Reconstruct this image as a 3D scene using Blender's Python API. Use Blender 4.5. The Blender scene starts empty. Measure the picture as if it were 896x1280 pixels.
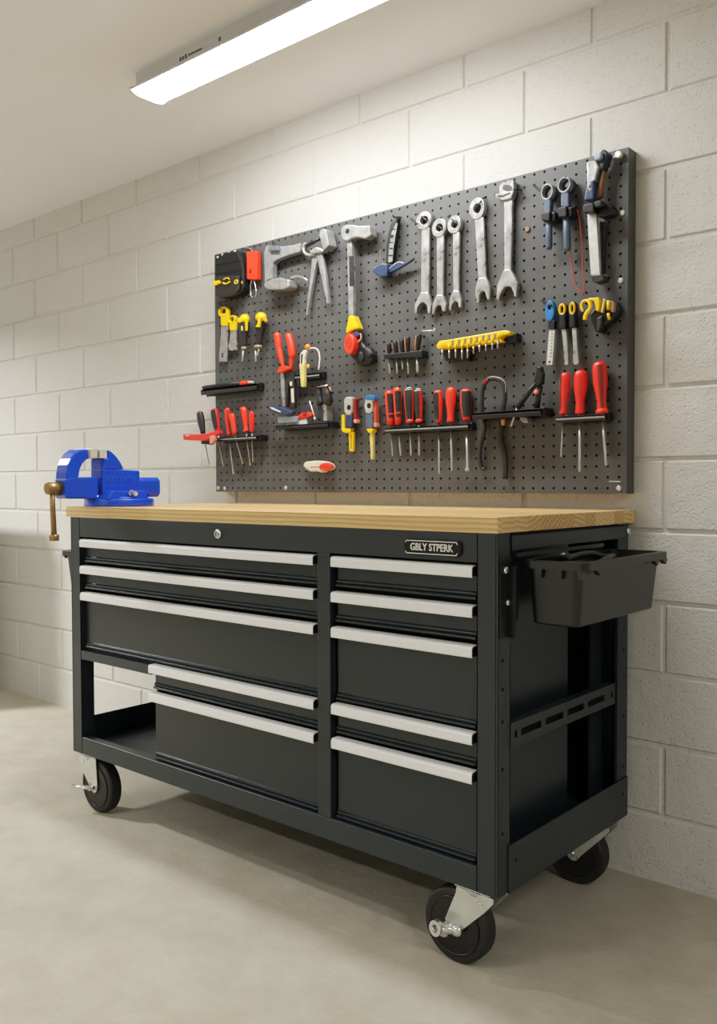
import bpy, math, random
from mathutils import Vector, Matrix
random.seed(4)
COL = bpy.context.scene.collection
CAM_LOC=(0.0, -2.1872, 1.011)
CAM_R=(0.75798, 0.652273, -0.002526)
CAM_U=(-0.018136, 0.024946, 0.999524)
CAM_F=(-0.652026, 0.757573, -0.030738)
F_PX=1114.0

BF = -0.0454            # front face of the pegboard (wall face is y = 0, floor is z = 0, metres)

# ------------------------------------------------------------------ materials
MATS = {}
def mat(name, col, rough=0.5, metal=0.0, var=0.0, vscale=8.0, bump=0.0, bscale=80.0, spec=0.5, stretch=None, coat=0.0, rvar=0.0):
    m = bpy.data.materials.new(name); m.use_nodes = True
    nt = m.node_tree; N = nt.nodes; L = nt.links
    b = N['Principled BSDF']
    b.inputs['Roughness'].default_value = rough
    b.inputs['Metallic'].default_value = metal
    b.inputs['Specular IOR Level'].default_value = spec
    b.inputs['Coat Weight'].default_value = coat
    b.inputs['Base Color'].default_value = (*col, 1)
    tc = N.new('ShaderNodeTexCoord'); mp = N.new('ShaderNodeMapping')
    L.new(tc.outputs['Object'], mp.inputs['Vector'])
    if stretch: mp.inputs['Scale'].default_value = stretch
    nz = N.new('ShaderNodeTexNoise'); nz.inputs['Scale'].default_value = vscale; nz.inputs['Detail'].default_value = 6
    L.new(mp.outputs['Vector'], nz.inputs['Vector'])
    cr = N.new('ShaderNodeValToRGB')
    cr.color_ramp.elements[0].position = 0.3; cr.color_ramp.elements[1].position = 0.7
    cr.color_ramp.elements[0].color = (*[max(0, c*(1-var)) for c in col], 1)
    cr.color_ramp.elements[1].color = (*[min(1, c*(1+var)) for c in col], 1)
    L.new(nz.outputs['Fac'], cr.inputs['Fac']); L.new(cr.outputs['Color'], b.inputs['Base Color'])
    if rvar:
        mr = N.new('ShaderNodeMapRange'); mr.inputs['From Min'].default_value = .3; mr.inputs['From Max'].default_value = .7
        mr.inputs['To Min'].default_value = max(0.02, rough-rvar); mr.inputs['To Max'].default_value = min(1, rough+rvar)
        L.new(nz.outputs['Fac'], mr.inputs['Value']); L.new(mr.outputs['Result'], b.inputs['Roughness'])
    if bump:
        n2 = N.new('ShaderNodeTexNoise'); n2.inputs['Scale'].default_value = bscale; n2.inputs['Detail'].default_value = 4
        L.new(tc.outputs['Object'], n2.inputs['Vector'])
        bp = N.new('ShaderNodeBump'); bp.inputs['Strength'].default_value = bump; bp.inputs['Distance'].default_value = .002
        L.new(n2.outputs['Fac'], bp.inputs['Height']); L.new(bp.outputs['Normal'], b.inputs['Normal'])
    MATS[name] = m
    return m
def srgb(r, g, b):
    f = lambda c: (c/255/12.92) if c/255 <= .04045 else ((c/255+.055)/1.055)**2.4
    return (f(r), f(g), f(b))
steel_dark = mat('powder_coat_charcoal', srgb(38, 46, 50), .38, 0, .05, 3, .06, 900, .45)
steel_dark2 = mat('powder_coat_drawer', srgb(34, 42, 46), .30, 0, .05, 3, .05, 900, .45)
board_m = mat('pegboard_grey', srgb(80, 81, 81), .45, 0, .10, 7, .05, 500, .4, rvar=.06)
black_in = mat('black_void', (.004, .004, .004), .8, 0)  # flat black, also stands in for shade inside holes
alu = mat('brushed_aluminium', srgb(242, 243, 243), .36, .08, .05, 30, 0, stretch=(2, 30, 30), rvar=.06)
zinc = mat('zinc_plate', srgb(205, 208, 200), .3, .7, .12, 14, .05, 200, rvar=.1)
chrome = mat('chrome', srgb(225, 225, 225), .15, .9, .05, 20)
tool_steel = mat('worn_tool_steel', srgb(172, 172, 170), .36, .6, .30, 42, .15, 220, rvar=.12)
grey_cast = mat('grey_cast_metal', srgb(158, 159, 158), .42, .45, .22, 40, .2, 160, rvar=.1)
blade = mat('blade_steel', srgb(178, 178, 172), .28, .7, .15, 60)
dark_steel = mat('dark_steel', srgb(58, 58, 58), .4, .4, .25, 60)
blackp = mat('black_plastic', srgb(22, 23, 24), .42, 0, .15, 30, .05, 400)
bin_m = mat('black_bin_plastic', srgb(26, 27, 28), .3, 0, .05, 10, .06, 300, .5)
rack_highlight = mat('rack_highlight_grey', srgb(150, 150, 148), .4, .3, .1, 30)  # grey of the painted highlight along rack fronts
rubber = mat('black_rubber', srgb(24, 24, 24), .55, 0, .15, 20, .08, 300)
wheel_m = mat('wheel_core_black', srgb(10, 10, 11), .32, 0, .1, 20)
tread_m = mat('tread_grey', srgb(62, 62, 60), .6, 0, .1, 30)
blackg = mat('black_grip', srgb(38, 38, 38), .5, 0, .2, 50, .15, 300)
red = mat('red_plastic', srgb(240, 48, 36), .38, 0, .08, 40, .05, 200, coat=.1)
redo = mat('orange_red_plastic', srgb(246, 62, 36), .4, 0, .08, 40, .05, 200)
dred = mat('dark_red_plastic', srgb(140, 40, 34), .45, 0, .1, 40)
yellow = mat('yellow_plastic', srgb(250, 200, 6), .42, 0, .08, 40, .05, 200)
pyellow = mat('pale_yellow_plastic', srgb(222, 204, 120), .42, 0, .1, 40)
orange = mat('orange_plastic', srgb(228, 140, 60), .45, 0, .1, 40)
navy = mat('navy_plastic', srgb(44, 60, 92), .4, 0, .12, 40)
slate = mat('slate_blue_grip', srgb(78, 92, 112), .45, 0, .15, 50)
blue_t = mat('bright_blue_plastic', srgb(44, 110, 180), .4, 0, .1, 40)
lblue = mat('pale_blue_plastic', srgb(150, 172, 196), .35, 0, .1, 40)
cream = mat('cream_plastic', srgb(222, 214, 194), .45, 0, .08, 40)
white_p = mat('white_plastic', srgb(232, 230, 224), .4, 0, .04, 30)
pink = mat('salmon_plastic', srgb(232, 142, 120), .45, 0, .1, 40)
brown = mat('brown_leather', srgb(140, 104, 74), .6, 0, .2, 60)
vise_m = mat('blue_enamel', srgb(8, 68, 196), .33, 0, .07, 20, .10, 120, .5, coat=.25)
bronze = mat('bronze_plating', srgb(150, 122, 78), .36, .65, .15, 40, .05, 200, rvar=.08)
jaw_m = mat('jaw_steel', srgb(206, 202, 192), .4, .3, .1, 60)
ceil_m = mat('ceiling_paint', srgb(228, 227, 226), .9, 0, .02, 2, .05, 120, .2)
house_m = mat('light_housing', srgb(205, 203, 203), .5, 0, .02, 10)
ink = mat('grey_ink', srgb(90, 88, 88), .6, 0)

def wall_material():
    m = mat('painted_concrete_block', srgb(208, 206, 199), .62, 0, .035, 2.2, .0, spec=.3)
    nt = m.node_tree; N = nt.nodes; L = nt.links; b = N['Principled BSDF']
    tc = N.new('ShaderNodeTexCoord')
    vo = N.new('ShaderNodeTexVoronoi'); vo.inputs['Scale'].default_value = 95
    n1 = N.new('ShaderNodeTexNoise'); n1.inputs['Scale'].default_value = 130; n1.inputs['Detail'].default_value = 5
    n2 = N.new('ShaderNodeTexNoise'); n2.inputs['Scale'].default_value = 24; n2.inputs['Detail'].default_value = 3
    for n in (vo, n1, n2): L.new(tc.outputs['Object'], n.inputs['Vector'])
    pit = N.new('ShaderNodeMapRange'); pit.inputs['From Min'].default_value = .12; pit.inputs['From Max'].default_value = .3
    L.new(vo.outputs['Distance'], pit.inputs['Value'])
    a = N.new('ShaderNodeMath'); a.operation = 'MULTIPLY_ADD'; a.inputs[1].default_value = .55
    L.new(n1.outputs['Fac'], a.inputs[0]); L.new(n2.outputs['Fac'], a.inputs[2])
    c = N.new('ShaderNodeMath'); c.operation = 'MULTIPLY_ADD'; c.inputs[1].default_value = .34
    L.new(pit.outputs['Result'], c.inputs[0]); L.new(a.outputs[0], c.inputs[2])
    bp = N.new('ShaderNodeBump'); bp.inputs['Strength'].default_value = .75; bp.inputs['Distance'].default_value = .0045
    L.new(c.outputs[0], bp.inputs['Height']); L.new(bp.outputs['Normal'], b.inputs['Normal'])
    return m
def floor_material():
    m = mat('concrete_floor', srgb(186, 180, 163), .62, 0, .09, 1.6, 0, spec=.3)
    nt = m.node_tree; N = nt.nodes; L = nt.links; b = N['Principled BSDF']
    base = b.inputs['Base Color'].links[0].from_socket
    tc = N.new('ShaderNodeTexCoord')
    n1 = N.new('ShaderNodeTexNoise'); n1.inputs['Scale'].default_value = 9; n1.inputs['Detail'].default_value = 9; n1.inputs['Roughness'].default_value = .65
    n2 = N.new('ShaderNodeTexNoise'); n2.inputs['Scale'].default_value = 75; n2.inputs['Detail'].default_value = 6
    n3 = N.new('ShaderNodeTexVoronoi'); n3.inputs['Scale'].default_value = 14
    for n in (n1, n2, n3): L.new(tc.outputs['Object'], n.inputs['Vector'])
    mx = N.new('ShaderNodeMixRGB'); mx.blend_type = 'MULTIPLY'; mx.inputs['Fac'].default_value = 1
    cr = N.new('ShaderNodeValToRGB'); cr.color_ramp.elements[0].position = .32; cr.color_ramp.elements[1].position = .68
    cr.color_ramp.elements[0].color = (.80, .79, .76, 1); cr.color_ramp.elements[1].color = (1, 1, 1, 1)
    L.new(n1.outputs['Fac'], cr.inputs['Fac']); L.new(base, mx.inputs[1]); L.new(cr.outputs['Color'], mx.inputs[2])
    sp = N.new('ShaderNodeMapRange'); sp.inputs['From Min'].default_value = .0; sp.inputs['From Max'].default_value = .035
    sp.inputs['To Min'].default_value = .55; sp.inputs['To Max'].default_value = 1.0
    L.new(n3.outputs['Distance'], sp.inputs['Value'])
    m2 = N.new('ShaderNodeMixRGB'); m2.blend_type = 'MULTIPLY'; m2.inputs['Fac'].default_value = .6
    L.new(mx.outputs[0], m2.inputs[1]); L.new(sp.outputs['Result'], m2.inputs[2])
    L.new(m2.outputs[0], b.inputs['Base Color'])
    h = N.new('ShaderNodeMath'); h.operation = 'MULTIPLY_ADD'; h.inputs[1].default_value = .35
    L.new(n2.outputs['Fac'], h.inputs[0]); L.new(n1.outputs['Fac'], h.inputs[2])
    bp = N.new('ShaderNodeBump'); bp.inputs['Strength'].default_value = .5; bp.inputs['Distance'].default_value = .006
    L.new(h.outputs[0], bp.inputs['Height']); L.new(bp.outputs['Normal'], b.inputs['Normal'])
    return m
def wood_material():
    m = bpy.data.materials.new('butcher_block_oak'); m.use_nodes = True
    nt = m.node_tree; N = nt.nodes; L = nt.links; b = N['Principled BSDF']
    b.inputs['Roughness'].default_value = .42
    tc = N.new('ShaderNodeTexCoord'); sx = N.new('ShaderNodeSeparateXYZ'); L.new(tc.outputs['Object'], sx.inputs[0])
    def math_(op, a, bb=None, c=None):
        n = N.new('ShaderNodeMath'); n.operation = op
        for i, v in enumerate((a, bb, c)):
            if v is None: continue
            if isinstance(v, (int, float)): n.inputs[i].default_value = v
            else: L.new(v, n.inputs[i])
        return n.outputs[0]
    X, Y, Z = sx.outputs
    st = math_('FLOOR', math_('DIVIDE', Y, .052))
    wn = N.new('ShaderNodeTexWhiteNoise'); wn.noise_dimensions = '1D'; L.new(st, wn.inputs['W'])
    rnd = wn.outputs['Value']
    ang = math_('MULTIPLY_ADD', rnd, 1.7, -.85)
    t = math_('ADD', math_('MULTIPLY', Z, math_('COSINE', ang)), math_('MULTIPLY', Y, math_('SINE', ang)))
    cb = N.new('ShaderNodeCombineXYZ')
    L.new(math_('MULTIPLY', X, 1.2), cb.inputs[0]); L.new(math_('MULTIPLY', Y, 14), cb.inputs[1]); L.new(math_('ADD', math_('MULTIPLY', Z, 14), math_('MULTIPLY', rnd, 40)), cb.inputs[2])
    nz = N.new('ShaderNodeTexNoise'); nz.inputs['Scale'].default_value = 1.6; nz.inputs['Detail'].default_value = 5
    L.new(cb.outputs[0], nz.inputs['Vector'])
    ph = math_('ADD', math_('MULTIPLY', t, 560), math_('MULTIPLY', nz.outputs['Fac'], 9))
    wv = math_('MULTIPLY_ADD', math_('SINE', ph), .5, .5)
    cb2 = N.new('ShaderNodeCombineXYZ')
    L.new(math_('MULTIPLY', X, 9), cb2.inputs[0]); L.new(math_('MULTIPLY', Y, 330), cb2.inputs[1]); L.new(math_('MULTIPLY', Z, 330), cb2.inputs[2])
    n2 = N.new('ShaderNodeTexNoise'); n2.inputs['Scale'].default_value = 1; n2.inputs['Detail'].default_value = 3
    L.new(cb2.outputs[0], n2.inputs['Vector'])
    fac = math_('ADD', math_('MULTIPLY', wv, .34), math_('ADD', math_('MULTIPLY', n2.outputs['Fac'], .42), math_('MULTIPLY', rnd, .3)))
    cr = N.new('ShaderNodeValToRGB')
    cr.color_ramp.elements[0].position = .15; cr.color_ramp.elements[1].position = .85
    cr.color_ramp.elements[0].color = (*srgb(172, 130, 76), 1); cr.color_ramp.elements[1].color = (*srgb(236, 202, 142), 1)
    L.new(fac, cr.inputs['Fac']); L.new(cr.outputs['Color'], b.inputs['Base Color'])
    bp = N.new('ShaderNodeBump'); bp.inputs['Strength'].default_value = .12; bp.inputs['Distance'].default_value = .001
    L.new(n2.outputs['Fac'], bp.inputs['Height']); L.new(bp.outputs['Normal'], b.inputs['Normal'])
    return m
wall_m, floor_m, wood_m = wall_material(), floor_material(), wood_material()
def emit_material(name, col, k):
    m = bpy.data.materials.new(name); m.use_nodes = True; nt = m.node_tree; N = nt.nodes
    b = N['Principled BSDF']; b.inputs['Base Color'].default_value = (*col, 1)
    b.inputs['Emission Color'].default_value = (*col, 1); b.inputs['Emission Strength'].default_value = k
    return m
LED = 52.0
led_m = emit_material('led_diffuser', (1.0, .99, .98), LED)

# ------------------------------------------------------------------ mesh builder
class MB:
    def __init__(self): self.v = []; self.f = []; self.s = []; self.mi = []; self.cur = 0
    def add(self, vs, fs, smooth=False):
        o = len(self.v); self.v += [tuple(v) for v in vs]
        for f in fs:
            self.f.append(tuple(o+i for i in f)); self.s.append(smooth); self.mi.append(self.cur)
        return self
    def box(self, x0, x1, y0, y1, z0, z1):
        x0, x1 = min(x0, x1), max(x0, x1); y0, y1 = min(y0, y1), max(y0, y1); z0, z1 = min(z0, z1), max(z0, z1)
        vs = [(x0,y0,z0),(x1,y0,z0),(x1,y1,z0),(x0,y1,z0),(x0,y0,z1),(x1,y0,z1),(x1,y1,z1),(x0,y1,z1)]
        return self.add(vs, [(0,3,2,1),(4,5,6,7),(0,1,5,4),(1,2,6,5),(2,3,7,6),(3,0,4,7)])
    def prism(self, pts, d0, d1, axis='y'):
        """polygon extruded along an axis; pts are (x,z) for y, (y,z) for x, (x,y) for z"""
        a = sum(pts[i][0]*pts[(i+1) % len(pts)][1]-pts[(i+1) % len(pts)][0]*pts[i][1] for i in range(len(pts)))
        if a < 0: pts = pts[::-1]
        n = len(pts)
        mk = {'y': lambda p, d: (p[0], d, p[1]), 'x': lambda p, d: (d, p[0], p[1]), 'z': lambda p, d: (p[0], p[1], d)}[axis]
        lo, hi = min(d0, d1), max(d0, d1)
        vs = [mk(p, lo) for p in pts]+[mk(p, hi) for p in pts]
        fs = [tuple(range(n)), tuple(range(2*n-1, n-1, -1))]
        fs += [(i, n+i, n+(i+1) % n, (i+1) % n) for i in range(n)]
        if axis != 'y': fs = [f[::-1] for f in fs]
        return self.add(vs, fs)
    def annulus(self, c, ro, ri, d0, d1, axis='y', n=24, off=(0, 0)):
        """elliptical ring plate; ro, ri are (ru, rv)"""
        mk = {'y': lambda u, w, d: (u, d, w), 'x': lambda u, w, d: (d, u, w), 'z': lambda u, w, d: (u, w, d)}[axis]
        vs = []
        for d in (d0, d1):
            for (ru, rv), of in ((ro, (0, 0)), (ri, off)):
                for k in range(n):
                    t = 2*math.pi*k/n
                    vs.append(mk(c[0]+of[0]+ru*math.cos(t), c[1]+of[1]+rv*math.sin(t), d))
        fs = []
        for k in range(n):
            j = (k+1) % n
            fs += [(k, j, n+j, n+k), (2*n+k, 3*n+k, 3*n+j, 2*n+j), (k, 2*n+k, 2*n+j, j), (n+k, n+j, 3*n+j, 3*n+k)]
        return self.add(vs, fs)
    def tube(self, pts, r, n=10, closed=False, caps=True, flat=1.0):
        pts = [Vector(p) for p in pts]; m = len(pts)
        if isinstance(r, (list, tuple)):
            rs = []
            for i in range(m):
                q = i/(m-1)*(len(r)-1); k = min(int(q), len(r)-2); rs.append(r[k]+(r[k+1]-r[k])*(q-k))
        else: rs = [r]*m
        tan = []
        for i in range(m):
            if closed: t = pts[(i+1) % m]-pts[i-1]
            else: t = pts[min(i+1, m-1)]-pts[max(i-1, 0)]
            tan.append(t.normalized())
        ref = Vector((0, 1, 0))
        if abs(tan[0].dot(ref)) > .9: ref = Vector((1, 0, 0))
        nrm = (ref-tan[0]*ref.dot(tan[0])).normalized()
        vs = []
        for i in range(m):
            nrm = (nrm-tan[i]*nrm.dot(tan[i])).normalized()
            bi = tan[i].cross(nrm)
            for k in range(n):
                t = 2*math.pi*k/n
                vs.append(pts[i]+(nrm*math.cos(t)*flat+bi*math.sin(t))*rs[i])
        fs = []
        for i in range(m if closed else m-1):
            a, b2 = i*n, ((i+1) % m)*n
            for k in range(n):
                j = (k+1) % n
                fs.append((a+k, a+j, b2+j, b2+k))
        self.add(vs, fs, True)
        if caps and not closed:
            o = len(self.v)-m*n
            self.f.append(tuple(o+k for k in range(n-1, -1, -1))); self.s.append(False); self.mi.append(self.cur)
            self.f.append(tuple(o+(m-1)*n+k for k in range(n))); self.s.append(False); self.mi.append(self.cur)
        return self
    def lathe(self, a, b, prof, n=16, sq=1.0, arc=None):
        """revolve prof [(t 0..1, r)] about the line a-b; sq flattens depth (y); arc=(a0,a1) radians for a strip"""
        a, b = Vector(a), Vector(b); d = (b-a); ax = d.normalized()
        ref = Vector((0, -1, 0))
        if abs(ax.dot(ref)) > .9: ref = Vector((0, 0, 1))
        e1 = (ref-ax*ref.dot(ax)).normalized(); e2 = ax.cross(e1)   # e1 faces the room, e2 to one side
        full = arc is None
        ks = [2*math.pi*k/n for k in range(n)] if full else [arc[0]+(arc[1]-arc[0])*k/(n-1) for k in range(n)]
        vs = []
        for t, r in prof:
            for th in ks: vs.append(a+d*t+(e1*math.cos(th)*sq+e2*math.sin(th))*r)
        fs = []; m = len(prof)
        for i in range(m-1):
            for k in range(n if full else n-1):
                j = (k+1) % n
                fs.append((i*n+k, (i+1)*n+k, (i+1)*n+j, i*n+j))
        self.add(vs, fs, True)
        if full:
            o = len(self.v)-m*n
            self.f.append(tuple(o+k for k in range(n))); self.s.append(False); self.mi.append(self.cur)
            self.f.append(tuple(o+(m-1)*n+k for k in range(n-1, -1, -1))); self.s.append(False); self.mi.append(self.cur)
        return self
    def ball(self, c, r, n=12, sc=(1, 1, 1)):
        vs = []; m = n//2+1
        for i in range(m+1):
            p = math.pi*i/m
            for k in range(n):
                t = 2*math.pi*k/n
                vs.append((c[0]+r*sc[0]*math.sin(p)*math.cos(t), c[1]+r*sc[1]*math.sin(p)*math.sin(t), c[2]+r*sc[2]*math.cos(p)))
        fs = [(i*n+k, (i+1)*n+k, (i+1)*n+(k+1) % n, i*n+(k+1) % n) for i in range(m) for k in range(n)]
        return self.add(vs, fs, True)
    def perf(self, us, vs_, hole, r, f3, depth, n=8, void=1, f3d=None):
        """plate of rectangular cells with round holes. us, vs_: cell edges; hole(i,j)->centre or None; f3(u,v,d)->xyz, d = depth into the plate"""
        for i in range(len(us)-1):
            for j in range(len(vs_)-1):
                u0, u1, v0, v1 = us[i], us[i+1], vs_[j], vs_[j+1]
                h = hole(i, j)
                if h is None:
                    self.add([f3(u0, v0, 0), f3(u1, v0, 0), f3(u1, v1, 0), f3(u0, v1, 0)], [(0, 1, 2, 3)]); continue
                out = [(u0,v0),((u0+u1)/2,v0),(u1,v0),(u1,(v0+v1)/2),(u1,v1),((u0+u1)/2,v1),(u0,v1),(u0,(v0+v1)/2)]
                an = [-135, -90, -45, 0, 45, 90, 135, 180]
                rim = [(h[0]+r*math.cos(math.radians(t)), h[1]+r*math.sin(math.radians(t))) for t in an]
                vs = [f3(*p, 0) for p in out]+[f3(*p, 0) for p in rim]+[f3(*p, depth) for p in rim]
                fs = [(k, (k+1) % 8, 8+(k+1) % 8, 8+k) for k in range(8)]
                self.add(vs, fs)
                o = len(self.v)-24; c = self.cur; self.cur = void  # hole walls and floor coloured black to deepen the shade inside
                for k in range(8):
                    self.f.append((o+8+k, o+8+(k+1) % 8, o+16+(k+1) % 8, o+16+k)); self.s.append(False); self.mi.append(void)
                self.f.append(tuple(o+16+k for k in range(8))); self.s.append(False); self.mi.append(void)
                self.cur = c
        return self
def yz(pts, y): return [(p[0], y, p[1]) for p in pts]
def smoothpath(pts, k=4):
    P = [Vector(p) for p in pts]; out = []
    for i in range(len(P)-1):
        p0, p1, p2, p3 = P[max(i-1, 0)], P[i], P[i+1], P[min(i+2, len(P)-1)]
        for q in range(k):
            t = q/k
            out.append(.5*((2*p1)+(p2-p0)*t+(2*p0-5*p1+4*p2-p3)*t*t+(3*p1-p0-3*p2+p3)*t**3))
    out.append(P[-1]); return out
def rr(p): return p[0], (abs(p[1][0]-p[0][0]), abs(p[2][1]-p[0][1]))
def sc2(r, k, k2=None): return (r[0]*k, r[1]*(k2 or k))
def lerp(a, b, t): return tuple(a[i]+(b[i]-a[i])*t for i in range(len(a)))
def ell(c, ru, rv, n=20, rot=0):
    out = []
    for k in range(n):
        t = 2*math.pi*k/n; x, y = ru*math.cos(t), rv*math.sin(t)
        out.append((c[0]+x*math.cos(rot)-y*math.sin(rot), c[1]+x*math.sin(rot)+y*math.cos(rot)))
    return out

# ------------------------------------------------------------------ objects
def mesh_obj(name, mb, mats, loc=(0, 0, 0), bevel=0, seg=2):
    me = bpy.data.meshes.new(name)
    lx, ly, lz = loc
    me.from_pydata([(v[0]-lx, v[1]-ly, v[2]-lz) for v in mb.v], [], mb.f)
    if not isinstance(mats, (list, tuple)): mats = [mats]
    for m in mats: me.materials.append(m)
    me.polygons.foreach_set('use_smooth', mb.s)
    if len(mats) > 1: me.polygons.foreach_set('material_index', mb.mi)
    me.update()
    o = bpy.data.objects.new(name, me); COL.objects.link(o)
    if bevel:
        b = o.modifiers.new('edge', 'BEVEL'); b.width = bevel; b.segments = seg; b.limit_method = 'ANGLE'
        b.angle_limit = math.radians(40); b.use_clamp_overlap = True
    return o
def struct(name, mb, mats, bevel=0):
    o = mesh_obj(name, mb, mats, bevel=bevel); o['kind'] = 'structure'; return o
class Thing:
    def __init__(self, name, label, cat, group=None):
        self.name, self.label, self.cat, self.group, self.p = name, label, cat, group, []
    def add(self, name, mb, mats, bevel=0, parent=None, label=None, seg=2):
        self.p.append((name, mb, mats, bevel, parent, label, seg)); return len(self.p)-1
    def done(self, single=False):
        vs = [v for q in self.p for v in q[1].v]
        lo = [min(v[i] for v in vs) for i in range(3)]; hi = [max(v[i] for v in vs) for i in range(3)]
        loc = ((lo[0]+hi[0])/2, (lo[1]+hi[1])/2, lo[2])
        if single or (len(self.p) == 1):
            q = self.p[0]; root = mesh_obj(self.name, q[1], q[2], loc, q[3], q[6]); root.location = loc
        else:
            root = bpy.data.objects.new(self.name, None); COL.objects.link(root); root.location = loc; root.empty_display_size = .05
            obs = []
            for nm, mb, mats, bev, par, lab, seg in self.p:
                o = mesh_obj(nm, mb, mats, loc, bev, seg)
                o.parent = root if par is None else obs[par]
                if lab: o['label'] = lab
                obs.append(o)
            self.obs = obs
        root['label'] = self.label; root['category'] = self.cat
        if self.group: root['group'] = self.group
        self.root = root
        return root
def solo(name, mb, mats, label, cat, group=None, bevel=0):
    t = Thing(name, label, cat, group); t.add(name, mb, mats, bevel); return t.done()
def dup(root, loc, label, group=None):
    r = root.copy(); COL.objects.link(r); r.location = loc; r['label'] = label
    if group: r['group'] = group
    for ch in list(root.children):
        c = ch.copy(); COL.objects.link(c); c.parent = r
        for g in list(ch.children):
            d = g.copy(); COL.objects.link(d); d.parent = c
    return r
def text_mb(txt, size, place, ext=.0008, bold=0.0):
    """lettering as mesh; place(u,v,w) -> xyz"""
    cu = bpy.data.curves.new('t', 'FONT'); cu.body = txt; cu.size = size; cu.extrude = ext; cu.align_x = 'CENTER'; cu.align_y = 'CENTER'
    cu.offset = bold; cu.resolution_u = 3
    ob = bpy.data.objects.new('t', cu); COL.objects.link(ob)
    bpy.context.view_layer.update()
    me = bpy.data.meshes.new_from_object(ob)
    mb = MB(); mb.add([place(*v.co) for v in me.vertices], [tuple(p.vertices) for p in me.polygons])
    bpy.data.objects.remove(ob); bpy.data.curves.remove(cu); bpy.data.meshes.remove(me)
    return mb

# ================================================================== SETTING
CEIL = 2.2527
XL, XR, YF = -6.2, 2.6, -4.6
def build_wall():
    mb = MB(); g, dp, bv = .0040, .0055, .0042
    zs = [-.0105, .170]
    while zs[-1] < CEIL: zs.append(zs[-1]+.1805)
    mb.add([(XL, dp, -.02), (XR, dp, -.02), (XR, dp, CEIL+.05), (XL, dp, CEIL+.05)], [(0, 1, 2, 3)])   # mortar bed
    for j in range(len(zs)-1):
        z0, z1 = zs[j]+g, zs[j+1]-g
        x = (-.873 if j % 2 == 1 else -.673)
        k0 = -14
        for k in range(k0, 7):
            a = x+.3993*k+g; b = x+.3993*(k+1)-g
            if b < XL or a > XR: continue
            jx = random.uniform(-.0006, .0006)
            vs = [(a, dp, z0), (b, dp, z0), (b, dp, z1), (a, dp, z1),
                  (a+bv, jx, z0+bv), (b-bv, jx, z0+bv), (b-bv, jx, z1-bv), (a+bv, jx, z1-bv)]
            mb.add(vs, [(4, 5, 6, 7), (0, 1, 5, 4), (1, 2, 6, 5), (2, 3, 7, 6), (3, 0, 4, 7)])
    return struct('wall_back', mb, wall_m)
build_wall()
struct('floor', MB().add([(XL, YF, 0), (XR, YF, 0), (XR, .02, 0), (XL, .02, 0)], [(0, 1, 2, 3)]), floor_m)
struct('ceiling', MB().add([(XL, YF, CEIL), (XL, .02, CEIL), (XR, .02, CEIL), (XR, YF, CEIL)], [(0, 1, 2, 3)]), ceil_m)
struct('wall_left', MB().add([(XL, YF, 0), (XL, .02, 0), (XL, .02, CEIL), (XL, YF, CEIL)], [(0, 1, 2, 3)]), wall_m)
struct('wall_right', MB().add([(XR, .02, 0), (XR, YF, 0), (XR, YF, CEIL), (XR, .02, CEIL)], [(0, 1, 2, 3)]), wall_m)
struct('wall_front', MB().add([(XR, YF, 0), (XL, YF, 0), (XL, YF, CEIL), (XR, YF, CEIL)], [(0, 1, 2, 3)]), wall_m)

struct('shadow_partition', MB().box(-5.6, -4.02, -.52, -.42, 0, 1.185), wall_m)  # unseen block added to cast the shadow at the wall's left
# ================================================================== CEILING LIGHT
def ceiling_light():
    t = Thing('ceiling_light', 'white LED batten light mounted on the ceiling, glowing', 'ceiling light')
    x0, x1 = -2.285, -1.22
    h = MB(); h.prism([(-.556, CEIL), (-.556, 2.214), (-.574, 2.206), (-.574, 2.199), (-.450, 2.199), (-.450, 2.206), (-.470, 2.214), (-.470, CEIL)], x0, x1, 'x')
    i = t.add('housing', h, house_m)
    d = MB(); prof = [(-.570, 2.199)]+[(-.570+.116*k/8, 2.199-.010*math.sin(math.pi*k/8)**.6) for k in range(1, 8)]+[(-.454, 2.199)]
    d.prism(prof, x0+.001, x1-.001, 'x'); t.add('diffuser', d, led_m)
    for a, b in ((x0-.006, x0+.001), (x1-.001, x1+.006)):
        e = MB().prism([(-.576, 2.207), (-.576, 2.197), (-.560, 2.189), (-.540, 2.186), (-.484, 2.186), (-.464, 2.189), (-.448, 2.197), (-.448, 2.207)], a, b, 'x'); t.add('end_cap', e, house_m)
    for xa_, xb_, za_, zb_ in ((-2.075, -2.067, 2.222, 2.234), (-2.063, -2.055, 2.223, 2.233), (-2.051, -2.043, 2.223, 2.235), (-2.036, -1.975, 2.226, 2.231), (-1.905, -1.896, 2.224, 2.236)):
        t.add('print_mark', MB().box(xa_, xb_, -.5565, -.556, za_, zb_), ink, parent=i)
    t.done()
ceiling_light()

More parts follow.
